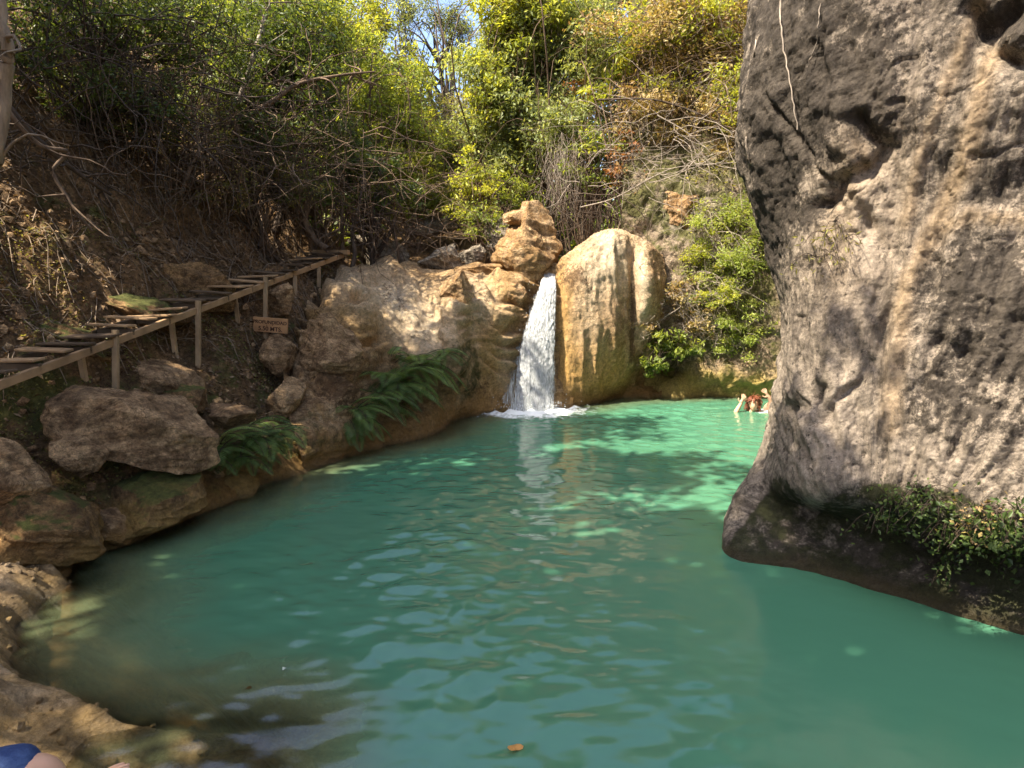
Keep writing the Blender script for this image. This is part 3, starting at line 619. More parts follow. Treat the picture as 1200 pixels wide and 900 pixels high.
gl = n.new('ShaderNodeBsdfGlossy'); gl.inputs['Roughness'].default_value = .0; n.lk(b1, gl.inputs['Normal'])
fr = n.new('ShaderNodeFresnel'); fr.inputs[0].default_value = 1.68; n.lk(b1, fr.inputs[1])
ms = n.new('ShaderNodeMixShader'); n.lk(fr.outputs[0], ms.inputs[0]); n.lk(body.outputs[0], ms.inputs[1]); n.lk(gl.outputs[0], ms.inputs[2])
fd = n.bsdf((.85, .9, .9), .6)
fm = n.rng(n.math('ADD', fo, n.math('MULTIPLY', n.math('SUBTRACT', n.noise(p, 9, 8, .7), .5), 1.5)), .35, .85)
m2 = n.new('ShaderNodeMixShader'); n.lk(fm, m2.inputs[0]); n.lk(ms.outputs[0], m2.inputs[1]); n.lk(fd, m2.inputs[2])
M['water'] = n.end(m2.outputs[0])
W3 = np.stack((WX, WY, WZ), -1).reshape(-1, 3)
tag(put('water', raw_mesh('water', W3, grid_quads(*WX.shape), attrs={'depth': dep, 'foam': foam}), M['water']), kind='structure')

# waterfall: a rippled sheet of falling water with real relief -----------------
WR = [(315, 638, 650, 11.40), (326, 634, 652, 10.98), (340, 629, 653, 10.82), (365, 620, 653, 10.68), (390, 611, 653, 10.58), (415, 606, 652, 10.52), (440, 602, 652, 10.46), (462, 600, 652, 10.42), (479, 597, 653, 10.38), (486, 597, 653, 10.36)]
wc = []
for py, a, b, Y in WR:
    row = []
    for t in np.linspace(0, 1, 7): row.append(at(a + (b - a) * t, py, Y + .06 * (2 * t - 1) ** 2))
    wc.append(row)
WG = net(wc, .009); WN = grid_normals(WG, 1); P = WG.reshape(-1, 3); nn = np.linspace(-1, 1, WG.shape[1])[None, :].repeat(WG.shape[0], 0)
fall = fbm(np.stack((P[:, 0] * 14, P[:, 1] * 3, P[:, 2] * 1.6), -1), 5, 1.0, gain=.6, seed=91)
fal2 = fbm(np.stack((P[:, 0] * 30, P[:, 1] * 5, P[:, 2] * 14), -1), 4, 1.0, gain=.6, seed=92)
fal3 = fbm(np.stack((P[:, 0] * 60, P[:, 1] * 8, P[:, 2] * 22), -1), 3, 1.0, gain=.7, seed=93)
P2 = P + np.array((0, -.05, 0)) * sst(2.1, 1.8, P[:, 2])[:, None] + WN.reshape(-1, 3) * (.025 * fall + .012 * fal2 + .008 * fal3)[:, None]
n = NT('falling_water'); p = n.pos(); s1 = n.noise(n.map(p, (30, 6, 2.2)), 1.2, 8, .7); s2 = n.noise(n.map(p, (45, 10, 9)), 1.8, 8, .75)
e = n.attr('edge'); al = n.rng(n.math('ADD', n.math('ADD', n.math('MULTIPLY', s1, .9), n.math('MULTIPLY', s2, .9)), n.math('MULTIPLY', e, -.9)), .50, .84)
wcol = n.mix(n.ramp(s2, [(.35, 0.0), (.62, 1.0)]), (.28, .30, .30), (.80, .82, .83))
ws = n.bsdf(wcol, .35, n.bump(s2, 1.0, .06), .5)
tr = n.new('ShaderNodeBsdfTransparent'); mx = n.new('ShaderNodeMixShader'); n.lk(al, mx.inputs[0]); n.lk(tr.outputs[0], mx.inputs[1]); n.lk(ws, mx.inputs[2])
M['fall'] = n.end(mx.outputs[0])
tag(put('waterfall', raw_mesh('waterfall', P2, grid_quads(*WG.shape[:2]), attrs={'edge': np.abs(nn) ** 8}), M['fall']), 'white waterfall pouring down the travertine chute into the pool', kind='structure')
# thin film of water running down the chute on both sides of the white fall
wc = []
for py, a, b, Y in [(345, 622, 656, 11.0), (380, 610, 656, 10.78), (420, 594, 657, 10.62), (450, 584, 658, 10.5), (470, 578, 659, 10.42), (485, 576, 660, 10.36)]:
    wc.append([at(a + (b - a) * t, py, Y - .06 + .10 * (2 * t - 1) ** 2) for t in np.linspace(0, 1, 7)])
WG = net(wc, .015); P = WG.reshape(-1, 3); nn = np.linspace(-1, 1, WG.shape[1])[None, :].repeat(WG.shape[0], 0); P = P + grid_normals(WG).reshape(-1, 3) * (.02 * fbm(np.stack((P[:, 0] * 14, P[:, 1] * 3, P[:, 2] * 1.5), -1), 4, 1.0, seed=95))[:, None]
n = NT('water_film'); p = n.pos(); s1 = n.noise(n.map(p, (34, 6, 1.8)), 1.2, 8, .7)
al = n.rng(n.math('ADD', n.math('MULTIPLY', s1, 1.6), n.attr('edge')), .55, 1.05); al = n.math('MULTIPLY', al, .8)
ws = n.bsdf((.62, .64, .60), .25, n.bump(s1, .6, .03), .5); tr = n.new('ShaderNodeBsdfTransparent'); mx = n.new('ShaderNodeMixShader'); n.lk(al, mx.inputs[0]); n.lk(tr.outputs[0], mx.inputs[1]); n.lk(ws, mx.inputs[2])
tag(put('water_film', raw_mesh('water_film', P, grid_quads(*WG.shape[:2]), attrs={'edge': -.5 * np.abs(nn) ** 4}), n.end(mx.outputs[0])), 'thin veil of water beside the main white fall', kind='structure')
# spray drops
V1, F1 = ICO[1]; nd = 420; fb = at(625, 480, 10.35)
c = np.stack((rng.normal(fb[0], .33, nd), rng.normal(10.33, .14, nd), np.abs(rng.normal(0, .09, nd)) + .01), -1)
k = 130; c2 = at(628, 400, 10.6) + np.stack((rng.normal(0, .22, k), rng.normal(-.05, .05, k), rng.normal(0, .6, k)), -1); c2[:, 2] = np.clip(c2[:, 2], 0, 2); c2[:, 0] = c2[:, 0] * 1.0
c2 = c2[(np.abs(c2[:, 0] - .30) < .12 + .2 * (1 - c2[:, 2] / 2))]; c = np.concatenate((c, c2)); sz = rng.uniform(.002, .007, len(c))
VV = (c[:, None] + V1[None] * sz[:, None, None]).reshape(-1, 3); FF = (F1[None] + (np.arange(len(c)) * len(V1))[:, None, None]).reshape(-1, 3)
tag(put('spray', raw_mesh('spray', VV, FF), flat_mat('spray_white', (.85, .88, .9), .3, .05)), 'white droplets splashing at the foot of the waterfall', 'spray', kind='stuff')

# ------------------------------------------------------------------ wooden stairs, sign, rope
A = at(-40, 466, 4.45); B = at(402, 299, 10.6); dAB = B - A; L = np.linalg.norm(dAB); dirh = np.array((dAB[0], dAB[1], 0)); dirh /= np.linalg.norm(dirh)
side = np.array((-dirh[1], dirh[0], 0)); up = np.array((0, 0, 1.))
st = empty('wooden_stairs', A, 'rough wooden stairs with open treads climbing the left bank on posts', 'stairs')
def lp(v): return tuple(rel(st, v))
wdt = .38
for s_, mt in ((0, 'wood'), (wdt, 'wooddark')):
    TB().beam(lp(A + side * s_), lp(B + side * s_), .04, .065).done('stringer', M[mt], st)
nst = 25
for i in range(nst):
    t = (i + .35) / nst; c = A + dAB * t + up * (.05 + .035 * random.random()); j = random.uniform(-.03, .03); sk = dirh * random.uniform(-.05, .05)
    a0 = c - side * (.01 + random.uniform(0, .05)) + up * random.uniform(-.012, .012); a1 = c + side * (wdt + .06 + j) + sk + up * random.uniform(-.03, .03)
    TB().beam(lp(a0), lp(a1), random.uniform(.10, .15), .020, up=tuple(np.array((0, 0, 1)) + dirh * random.uniform(-.12, .05))).done('tread', M['wood' if i in (3, 7, 9, 13, 14) or random.random() < .35 else 'wooddark'], st)
    # riser cleat on the front face
    if i % 2 == 0: TB().beam(lp(c - up * .05 - side * .02), lp(c - up * .05 + side * (wdt * .9)), .03, .06).done('cleat', M['wooddark'], st)
def stairpt(px):
    lo, hi = 0, 1
    for _ in range(40):
        m_ = (lo + hi) / 2; q = A + dAB * m_
        if proj(q[None])[0][0] < px: lo = m_
        else: hi = m_
    return A + dAB * lo
for px, py1, off in ((-20, 530, -.03), (133, 462, -.03), (112, 456, wdt * .4), (230, 440, -.03), (216, 432, wdt * .4), (309, 408, -.03), (297, 376, .25), (344, 340, -.02), (372, 328, -.02)):
    q = stairpt(px) + side * off; b = at(px + 1.5, py1, q[1] - .02)
    if off > 0: b = np.array((q[0] + .03, q[1], b[2]))
    TB().beam(lp(b - up * .10), lp(q + up * (.10 if off < 0 and px < 320 else -.03)), .04, .036, up=(0, 1, 0)).done('post', M['woodpost'], st)
TB().beam(lp(B - dAB / L * .06 - side * .12 + up * .05), lp(B + side * (wdt + .1) + up * .05), .09, .07).done('top_beam', M['wood'], st)

q = stairpt(309); sc_ = at(317, 381, q[1] - .10)
sg = empty('wooden_sign', sc_, 'small orange wooden plank sign with depth lettering nailed to a stair post', 'sign')
m_ppx = q[1] / F; sw, sh_ = 38 * m_ppx, 17 * m_ppx
TB().beam((-sw / 2 - .01, 0, .04 * sw), (sw / 2 + .01, 0, -.04 * sw), .03, sh_, up=(0, 0, 1)).done('board', M['signwood'], sg)
def text(body, size, loc, parent, mat, name, rot=(R(90), 0, 0), ex=.002):
    cu = bpy.data.curves.new(name, 'FONT'); cu.body = body; cu.size = size; cu.extrude = ex; cu.align_x = 'CENTER'; cu.align_y = 'CENTER'; cu.offset = .0012
    t = bpy.data.objects.new(name, cu); COL.objects.link(t); bpy.context.view_layer.update()
    me = bpy.data.meshes.new_from_object(t.evaluated_get(bpy.context.evaluated_depsgraph_get())); bpy.data.objects.remove(t)
    o = put(name, me, mat, parent); o.location = loc; o.rotation_euler = rot; return o
tl = math.atan2(-.08, 1)
text('PROFUNDIDAD', sh_ * .325, (0, -.018, sh_ * .20 - .01 * sw), sg, M['paint'], 'lettering', (R(90), -tl, 0))
text('5.50 MTS.', sh_ * .40, (0, -.018, -sh_ * .24 - .01 * sw), sg, M['paint'], 'lettering', (R(90), -tl, 0))
for sx in (-.04, .03):
    b = TB(); r = bmesh.ops.create_uvsphere(b.bm, u_segments=8, v_segments=6, radius=.006)
    o = b.done('nail', M['paint'], sg, True); o.location = (sx, -.018, .0)

rp = resample([at(20, 352, 6.9), at(60, 340, 7.3), at(115, 328, 7.8), at(170, 312, 8.3), at(215, 302, 8.9), at(260, 280, 9.6)], 40)
rp[:, 2] += .04; v, q_ = tubes(rp[None], np.full((1, 40), .009)); b0 = rp[0]
o = put('rope', raw_mesh('rope', v - b0, q_), M['rope']); o.location = tuple(b0); tag(o, 'thin guide rope stretched across the slope above the stairs', 'rope')

# ------------------------------------------------------------------ foliage builders
def leaves(C, size, asp=.42, upb=.8, outd=None, fold=.25, droop=0.0, g=rng):
    n_ = len(C); N = g.normal(size=(n_, 3)) * .75 + np.array((0, 0, upb))
    if outd is not None: N = N + outd
    N /= np.linalg.norm(N, axis=1, keepdims=True) + 1e-9
    a = g.normal(size=(n_, 3)); a[:, 2] -= droop; a -= N * (a * N).sum(1, keepdims=True); a /= np.linalg.norm(a, axis=1, keepdims=True) + 1e-9
    b = np.cross(N, a); s = (np.asarray(size) * g.uniform(.6, 1.35, n_))[:, None]
    V = np.stack((C - a * s, C + b * s * asp - a * s * .1 + N * s * fold * asp, C + a * s - N * s * .15, C - b * s * asp - a * s * .1 + N * s * fold * asp), 1).reshape(-1, 3)
    return V, np.arange(n_ * 4).reshape(-1, 4)
def wander(P0, D0, k, step, jit, grav, g=rng):
    n_ = len(P0); P = np.zeros((n_, k, 3)); P[:, 0] = P0; D = np.array(D0, float)
    D /= np.linalg.norm(D, axis=1, keepdims=True) + 1e-9; st_ = np.broadcast_to(np.asarray(step, float), (n_,))[:, None]
    for i in range(1, k):
        D = D + g.normal(size=(n_, 3)) * jit + np.array((0, 0, grav)); D /= np.linalg.norm(D, axis=1, keepdims=True) + 1e-9
        P[:, i] = P[:, i - 1] + D * st_
    return P
def tree(label, base, crowns, leaf='lf_mid', bark='bark', r0=.09, ls=.05, dens=1.0, name='tree', cat='tree', group=None, seed=0, twigs=6, clr=.30, asp=.42, droop=.3, hollow=.35, bare=0, lean=None):
    """crowns: list of (px,py,Y,rx_px,rz_px,n_clumps)"""
    g = np.random.default_rng(seed + 100); base = np.array(base, float); root = empty(name, base, label, cat, group)
    C, S_ = [], []
    for (px, py, Y, rx, rz, nc) in crowns:
        c = at(px, py, Y); s = Y / ray(px, py)[1] / F; rad = np.array((rx * s, (rx + rz) * .45 * s, rz * s))
        u = g.normal(size=(nc, 3)); u /= np.linalg.norm(u, axis=1, keepdims=True); rr = (hollow + (1 - hollow) * g.random(nc) ** .6)[:, None]
        cc = c + u * rr * rad * (1 + .25 * g.normal(size=(nc, 1))); C.append(cc); S_.append(np.full(nc, rad.mean() * clr))
    C = np.concatenate(C); S_ = np.concatenate(S_); cen = C.mean(0); nC = len(C)
    fork = base + (cen - base) * .45 + g.normal(size=3) * .12
    tl_ = [tubes(resample([base - np.array((0, 0, .25)), base + (fork - base) * .35 + g.normal(size=3) * .1, fork, base + (cen - base) * .8], 14)[None], np.linspace(r0, r0 * .45, 14)[None], 8)]
    tp = resample([base, base + (fork - base) * .35, fork, base + (cen - base) * .8], 14)
    sel = g.choice(nC, min(nC, 46), replace=False); k = 9; n_ = len(sel); st0 = tp[g.integers(4, 14, n_)]
    t = np.linspace(0, 1, k)[None, :, None]; bend = g.normal(size=(n_, 1, 3)) * .15 + np.array((0, 0, .12))
    LP = st0[:, None] * (1 - t) + C[sel][:, None] * t + bend * np.sin(t * np.pi) * np.linalg.norm(C[sel] - st0, axis=1)[:, None, None]
    tl_.append(tubes(LP, np.linspace(r0 * .32, r0 * .07, k)[None].repeat(n_, 0), 5))
    nt_ = nC * twigs
    if nt_:
        src = np.repeat(C, twigs, 0); W_ = wander(src - g.normal(size=(nt_, 3)) * .1, g.normal(size=(nt_, 3)) + np.array((0, 0, .1)), 6, np.repeat(S_, twigs) * .4, .35, -.05, g)
        tl_.append(tubes(W_, np.linspace(.007, .002, 6)[None].repeat(nt_, 0) * (r0 / .09) ** .5, 3))
    v, q = merge(tl_); put('trunk', raw_mesh('trunk', v - base, q), M[bark], root)
    nl = (150 * dens * (S_ / .35) ** 2 * (.05 / ls) ** 1.6).astype(int) + 20; nl = (nl * g.uniform(.4, 1.4, nC)).astype(int)
    if bare: nl = (nl * (1 - bare)).astype(int) + 1
    own = np.repeat(np.arange(nC), nl); nL = len(own)
    off = g.normal(size=(nL, 3)) * np.array((1, 1, .62)) * S_[own][:, None] * .62
    Lc = C[own] + off; out = (C[own] - cen); out /= np.linalg.norm(out, axis=1, keepdims=True) + 1e-9
    v, q = leaves(Lc, ls, asp, .6, out * .35, droop=droop, g=g)
    hue = np.clip(.5 * g.random(nC)[own] + .5 * g.random(nL) + .10, 0, 1)
    put('crown', raw_mesh('crown', v - base, q, False, fattrs={'rnd': hue}), M[leaf], root)
    return root
def gz(x, y): return float(ground_z(np.array([x]), np.array([y]))[0])
def gbase(px, Y, dz=0):
    x = (px - 600) / F * Y; return (x, Y, gz(x, Y) - .05 + dz)
GR = 'trees and shrubs beyond the waterfall'; GL = 'trees and shrubs on the left slope'
T = []
# right/back trees
tree('broad sunlit tree with grey green drooping foliage above the waterfall', gbase(655, 16), [(600, 95, 15, 62, 70, 60), (665, 50, 15.3, 75, 60, 60), (640, 150, 14.7, 55, 55, 40)], 'lf_grey', r0=.07, group=GR, seed=1, ls=.052, droop=.8, dens=1.7, hollow=.15)
tree('yellow green tree at the top centre right of the sky gap', gbase(590, 17), [(602, 20, 14.6, 44, 46, 44), (570, 95, 14.5, 26, 50, 30), (640, 5, 14.5, 55, 40, 36)], 'lf_yel', r0=.07, group=GR, seed=2, ls=.055, droop=.7, dens=1.4)
tree('bright lime green shrub hanging over the stream bed', gbase(560, 13.6), [(556, 212, 13.3, 30, 28, 34), (560, 240, 13.2, 32, 22, 16)], 'lf_yel', r0=.05, group=GR, name='shrub', cat='shrub', seed=3, ls=.045)
tree('dark green shrub under the lime green one, left of the orange boulder', gbase(572, 12.9), [(565, 262, 12.8, 34, 22, 26), (600, 225, 13.4, 22, 28, 16)], 'lf_mid', r0=.05, group=GR, name='shrub', cat='shrub', seed=4, ls=.042)
tree('green leafy bush with rusty neighbour above the waterfall lip', gbase(690, 13.5, 1.5), [(690, 190, 13.2, 30, 32, 26), (715, 170, 13.2, 26, 24, 18)], 'lf_mid', r0=.06, group=GR, name='bush', cat='bush', seed=5, ls=.05)
tree('bush with rust brown dead leaves above the pale dome', gbase(735, 13.2, 1.5), [(735, 195, 12.9, 26, 26, 14), (760, 225, 12.8, 26, 20, 12), (685, 110, 14.2, 22, 26, 10), (742, 175, 12.9, 22, 20, 8)], 'lf_rust', r0=.05, group=GR, name='bush', cat='bush', seed=6, ls=.045, dens=.7)
tree('small tree with large yellow leaves right of the grey green tree', gbase(725, 13.6, 2), [(722, 75, 13.4, 24, 30, 12), (700, 110, 13.4, 18, 20, 7), (760, 40, 13.4, 30, 24, 10)], 'lf_yel', r0=.05, group=GR, seed=7, ls=.09, dens=1.1, asp=.28, droop=1.6)
tree('tangle of dry brown climbers on the upper right slope', (3.2, 14.2, 5.0), [(780, 60, 13.6, 70, 60, 54), (850, 60, 13.2, 50, 70, 44), (800, 140, 13.0, 62, 40, 40), (860, 160, 12.6, 34, 50, 26)], 'lf_dry', bark='bark', r0=.04, group=GR, name='climber', cat='climbing plant', seed=8, ls=.045, dens=1.1, twigs=8)
tree('olive and yellow leafed climber at the top beside the cliff edge', (3.6, 14.0, 5.2), [(815, 25, 13.3, 80, 36, 40), (865, 110, 12.7, 36, 60, 30), (790, 110, 13.2, 60, 30, 26)], 'lf_yel', bark='vine', r0=.04, group=GR, name='climber', cat='climbing plant', seed=9, ls=.052, dens=.8, twigs=6)
tree('pale green creeper hanging down the back cliff beside the swimmers', (3.2, 12.1, 3.4), [(850, 255, 12.0, 50, 34, 44), (848, 320, 11.75, 44, 50, 70), (858, 385, 11.6, 34, 36, 48), (880, 290, 11.8, 26, 60, 26), (905, 375, 11.6, 14, 24, 14)], 'lf_creep', bark='vine', r0=.02, group=GR, name='creeper', cat='creeper', seed=10, ls=.026, dens=1.9, hollow=.1, clr=.22)
tree('bright creeper patch growing low on the back cliff above the yellow rock', (3.0, 11.8, 2.2), [(850, 400, 11.65, 24, 18, 22), (820, 300, 11.7, 24, 26, 18), (840, 345, 11.35, 22, 26, 18), (905, 385, 11.55, 12, 14, 8)], 'lf_yel', bark='vine', r0=.02, group=GR, name='creeper', cat='creeper', seed=11, ls=.028, dens=1.5, hollow=.1, clr=.25)
tree('dark leafy plant overhanging the water right of the dome', tuple(at(790, 395, 12.0)), [(770, 400, 11.4, 26, 18, 18), (800, 408, 11.3, 30, 16, 16), (765, 428, 11.2, 20, 12, 12)], 'lf_mid', bark='barkdark', r0=.03, group=GR, name='plant', cat='plant', seed=12, ls=.06, dens=.8, droop=1.0, hollow=.1)
tree('dry brown shrub clinging between the dome and the creeper', tuple(at(790, 350, 12.2)), [(788, 345, 11.6, 22, 34, 20), (815, 375, 11.5, 22, 26, 16), (760, 370, 11.3, 12, 26, 8)], 'lf_dry', bark='vine', r0=.03, group=GR, name='shrub', cat='shrub', seed=13, ls=.035, dens=.45, hollow=.1, twigs=10)
tree('olive shrub on the ledge above the dome', (2.6, 13.0, 3.2), [(790, 215, 12.9, 46, 24, 26), (850, 215, 12.5, 44, 26, 26), (760, 260, 12.6, 22, 18, 10)], 'lf_dryg', bark='vine', r0=.04, group=GR, name='shrub', cat='shrub', seed=14, ls=.038, dens=.6, twigs=10)
tree('bright olive green tree immediately left of the grey green tree', gbase(560, 15.5), [(548, 165, 15.5, 38, 36, 36), (590, 180, 15, 34, 34, 30), (520, 185, 15.5, 28, 34, 22)], 'lf_grey', r0=.04, group=GR, seed=50, ls=.05, dens=1.4, droop=.6)
tree('small sunlit green tree between the stream bed and the glossy tree', gbase(480, 14), [(478, 200, 13.8, 34, 34, 34), (495, 160, 14.5, 26, 34, 22)], 'lf_yel', r0=.035, group=GR, seed=51, ls=.045, dens=.9)
tree('grey green bush hanging above the thin root curtain', gbase(680, 14), [(665, 150, 13.6, 40, 30, 34), (700, 60, 13.9, 40, 40, 34)], 'lf_grey', r0=.03, group=GR, seed=52, ls=.048, dens=1.3, droop=.8)
# centre/left background trees
tree('mid green tree with glossy leaves left of the sky gap', gbase(440, 14.5), [(440, 110, 14.5, 55, 60, 52), (470, 170, 14, 42, 48, 36), (420, 190, 13.5, 42, 44, 32)], 'lf_mid', r0=.1, group=GR, seed=15, ls=.05)
tree('pale yellow tree at the top left of the sky gap', gbase(420, 17), [(415, 30, 17, 52, 44, 40), (480, 100, 17, 36, 46, 34), (440, 45, 17, 26, 40, 18)], 'lf_yel', r0=.1, group=GR, seed=16, ls=.05, dens=.8)
tree('thin dry tree with brown twigs below the sky gap', gbase(510, 18), [(505, 160, 18, 40, 50, 40), (550, 140, 18, 28, 30, 22), (500, 210, 16.5, 44, 34, 30)], 'lf_dryg', bark='vine', r0=.07, group=GR, seed=17, ls=.045, dens=.55, twigs=12)
tree('far feathery tree with dark bare branches seen against the sky gap', gbase(545, 26), [(500, 12, 26, 56, 16, 30), (535, 50, 26, 30, 30, 22), (480, 40, 26, 20, 30, 16)], 'lf_grey', bark='barkdark', r0=.16, group=GR, seed=18, ls=.06, dens=.45, twigs=12)
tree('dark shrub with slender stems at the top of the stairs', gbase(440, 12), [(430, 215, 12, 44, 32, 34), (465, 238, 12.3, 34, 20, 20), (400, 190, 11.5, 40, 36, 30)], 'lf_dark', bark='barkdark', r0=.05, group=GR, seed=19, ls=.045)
tree('low green undergrowth bush beside the stream bed', gbase(490, 14.5), [(500, 235, 14.2, 38, 16, 24), (535, 245, 14.6, 26, 12, 14)], 'lf_mid', r0=.03, group=GR, name='bush', cat='bush', seed=20, ls=.045)
tree('tall green tree filling the gap behind the stream', gbase(480, 22), [(475, 190, 22, 45, 60, 44), (545, 190, 22, 35, 50, 34), (590, 210, 22, 45, 50, 36)], 'lf_yel', r0=.1, group=GR, seed=21, ls=.07)
tree('shaded backing tree behind the grey green one', gbase(700, 19), [(650, 60, 19, 70, 80, 60), (720, 140, 18, 60, 60, 50), (610, 150, 19, 50, 60, 40)], 'lf_dark', r0=.12, group=GR, seed=22, ls=.07)
# left slope
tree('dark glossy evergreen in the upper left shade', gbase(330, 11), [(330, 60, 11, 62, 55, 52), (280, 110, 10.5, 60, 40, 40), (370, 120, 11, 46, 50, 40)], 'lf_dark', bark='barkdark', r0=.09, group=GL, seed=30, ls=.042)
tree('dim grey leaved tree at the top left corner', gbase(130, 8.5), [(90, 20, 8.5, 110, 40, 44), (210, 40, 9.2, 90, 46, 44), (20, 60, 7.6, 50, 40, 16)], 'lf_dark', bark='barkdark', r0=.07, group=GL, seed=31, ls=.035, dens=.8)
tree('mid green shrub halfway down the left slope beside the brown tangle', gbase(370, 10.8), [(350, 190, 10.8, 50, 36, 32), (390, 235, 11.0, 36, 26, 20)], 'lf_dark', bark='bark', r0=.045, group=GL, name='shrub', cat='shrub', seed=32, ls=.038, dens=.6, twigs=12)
tree('brown twiggy shrub in deep shade on the left slope', gbase(250, 9.6), [(230, 160, 9.4, 80, 45, 36), (300, 200, 9.8, 50, 30, 24), (140, 130, 8.6, 70, 40, 24)], 'lf_dryg', bark='bark', r0=.05, group=GL, name='shrub', cat='shrub', seed=33, ls=.03, dens=.18, twigs=18)
tree('leafy tree at the top between the evergreen and the pale tree', gbase(350, 13.5), [(365, 20, 13, 60, 40, 40), (300, 20, 12.5, 60, 36, 34), (400, 80, 13, 30, 40, 20)], 'lf_mid', r0=.07, group=GL, seed=34, ls=.045)
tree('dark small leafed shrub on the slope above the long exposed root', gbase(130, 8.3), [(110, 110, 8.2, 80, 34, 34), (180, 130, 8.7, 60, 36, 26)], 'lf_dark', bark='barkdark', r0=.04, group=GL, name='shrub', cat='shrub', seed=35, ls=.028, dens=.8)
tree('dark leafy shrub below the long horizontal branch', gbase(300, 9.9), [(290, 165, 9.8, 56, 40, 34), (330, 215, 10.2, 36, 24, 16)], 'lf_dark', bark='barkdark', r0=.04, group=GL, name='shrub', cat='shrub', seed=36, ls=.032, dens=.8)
tree('brown leafed shrub over the upper end of the stairs', gbase(330, 10.2), [(345, 225, 10.2, 34, 26, 16), (270, 225, 9.5, 40, 20, 14)], 'lf_dryg', bark='bark', r0=.03, group=GL, name='shrub', cat='shrub', seed=37, ls=.03, dens=.5, twigs=10)
# unseen canopy added over the left slope to shade the bank and near water
def shade_tree(label, base, cs, leaf, seed, ls=.12, dens=2.2, group=GL):
    cr_ = []
    for (x, y, z, rx, rz, nc) in cs:
        d = np.array((x, y, z - CAMZ)); f_ = d[1] * cp - d[2] * sp; u = (d[1] * sp + d[2] * cp) / f_; s = y / (cp + u * sp) / F
        cr_.append((600 + F * x / f_, 450 - F * u, y, rx / s, rz / s, nc))
    return tree(label, base, cr_, leaf, r0=.13, ls=ls, dens=dens, group=group, seed=seed, twigs=3, clr=.24)
shade_tree('unseen tall canopy tree added for shade, leaning over the stairs from the top of the left slope', (-7.0, 6.5, gz(-7, 6.5)), [(-6.2, 6.0, 8.0, 1.9, 1.0, 60), (-4.9, 6.6, 8.4, 1.4, .8, 44)], 'lf_mid', 40)
shade_tree('unseen tall canopy tree added for shade above the near left shore', (-6.8, 2.8, gz(-6.8, 2.8)), [(-6.0, 3.2, 7.6, 2.0, 1.0, 60), (-4.4, 4.2, 8.2, 1.6, .9, 60)], 'lf_mid', 41)
shade_tree('unseen broad tree added for shade on the near left shore with branches over the shallow water', (-6.0, 1.2, gz(-6.0, 1.2)), [(-4.8, .9, 7.6, 1.8, .9, 60), (-3.4, 2.0, 8.3, 1.3, .7, 46)], 'lf_mid', 43)
shade_tree('unseen spreading tree added for shade behind the seated person', (-4.6, -2.4, gz(-4.6, -2.4)), [(-3.8, .7, 7.6, 1.5, .8, 50), (-2.4, .5, 7.9, 1.3, .6, 60)], 'lf_mid', 44)

shade_tree('second unseen spreading tree added for shade farther back on the near left slope', (-8.0, 0, gz(-8.0, 0)), [(-7.0, .6, 8.0, 1.7, .9, 34), (-6.2, 1.6, 8.4, 1.3, .8, 22)], 'lf_mid', 45, dens=1.4)
# background undergrowth: covers the far slopes, uncountable
def scatter_ground(n_, xr, yr, mask=None, g=rng):
    x = g.uniform(*xr, n_); y = g.uniform(*yr, n_); ok = np.ones(n_, bool) if mask is None else mask(x, y); x, y = x[ok], y[ok]; return x, y, ground_z(x, y)
x, y, z = scatter_ground(170000, (-22, 26), (12.0, 46), lambda x, y: (np.abs(x + 1.4 + (y - 12) * .02) > 1.3 + rng.random(len(x)) * .8) | (y > 19))
hh = rng.random(len(x)) ** 1.5 * (1.0 + 1.4 * (fbm(np.stack((x, y, x * 0), -1), 3, .35, seed=5) + .4)); hh = np.maximum(hh, .02) * np.clip((y - 11) / 6, .3, 2.0)
v, q = leaves(np.stack((x, y, z + hh), -1), .06 + .004 * y, .45)
hu = np.clip(.5 + .5 * fbm(np.stack((x, y, z), -1), 3, .5, seed=6) + rng.normal(0, .2, len(x)), 0, 1)
tag(put('undergrowth', raw_mesh('undergrowth', v, q, False, fattrs={'rnd': hu}), M['lf_mid']), 'mass of green undergrowth covering the slopes behind the pool', 'undergrowth', kind='stuff')
# leaf litter and twigs on the left slope
x, y, z = scatter_ground(60000, (-7.5, -.8), (4.2, 12.5), lambda x, y: (sdist(x, y) > .5) & (fbm(np.stack((x, y, x * 0), -1), 3, 1.1, seed=7) + rng.random(len(x)) * .9 > .25))
v, q = leaves(np.stack((x, y, z + .015), -1), .026, .5, 1.2)
tag(put('leaf_litter', raw_mesh('leaf_litter', v, q, False, fattrs={'rnd': rng.random(len(x))}), M['lf_litter']), 'dry brown leaf litter scattered over the left slope', 'leaf litter', kind='stuff')
x, y, z = scatter_ground(2600, (-7.5, -1.2), (4.8, 12.0), lambda x, y: sdist(x, y) > 1.1)
dd = rng.normal(size=(len(x), 3)); dd[:, 2] *= .2; dd[:, 2] -= .2
W_ = wander(np.stack((x, y, z + .04), -1), dd, 5, rng.uniform(.03, .13, len(x)), .25, 0)
W_[:, :, 2] = ground_z(W_[:, :, 0], W_[:, :, 1]) + .02 + .02 * rng.random(W_.shape[:2])
v, q = tubes(W_, np.linspace(.006, .003, 5)[None].repeat(len(x), 0), 3)
tag(put('fallen_twigs', raw_mesh('fallen_twigs', v, q), M['root']), 'pale fallen twigs lying over the left slope', 'twigs', kind='stuff')
Vb, Fb = ICO[1]; x, y, z = scatter_ground(2600, (-5.5, -.8), (4.3, 12), lambda x, y: (sdist(x, y) > .03) & (sdist(x, y) < 2.6)); ks = .012 + .05 * rng.random(len(x)) ** 3
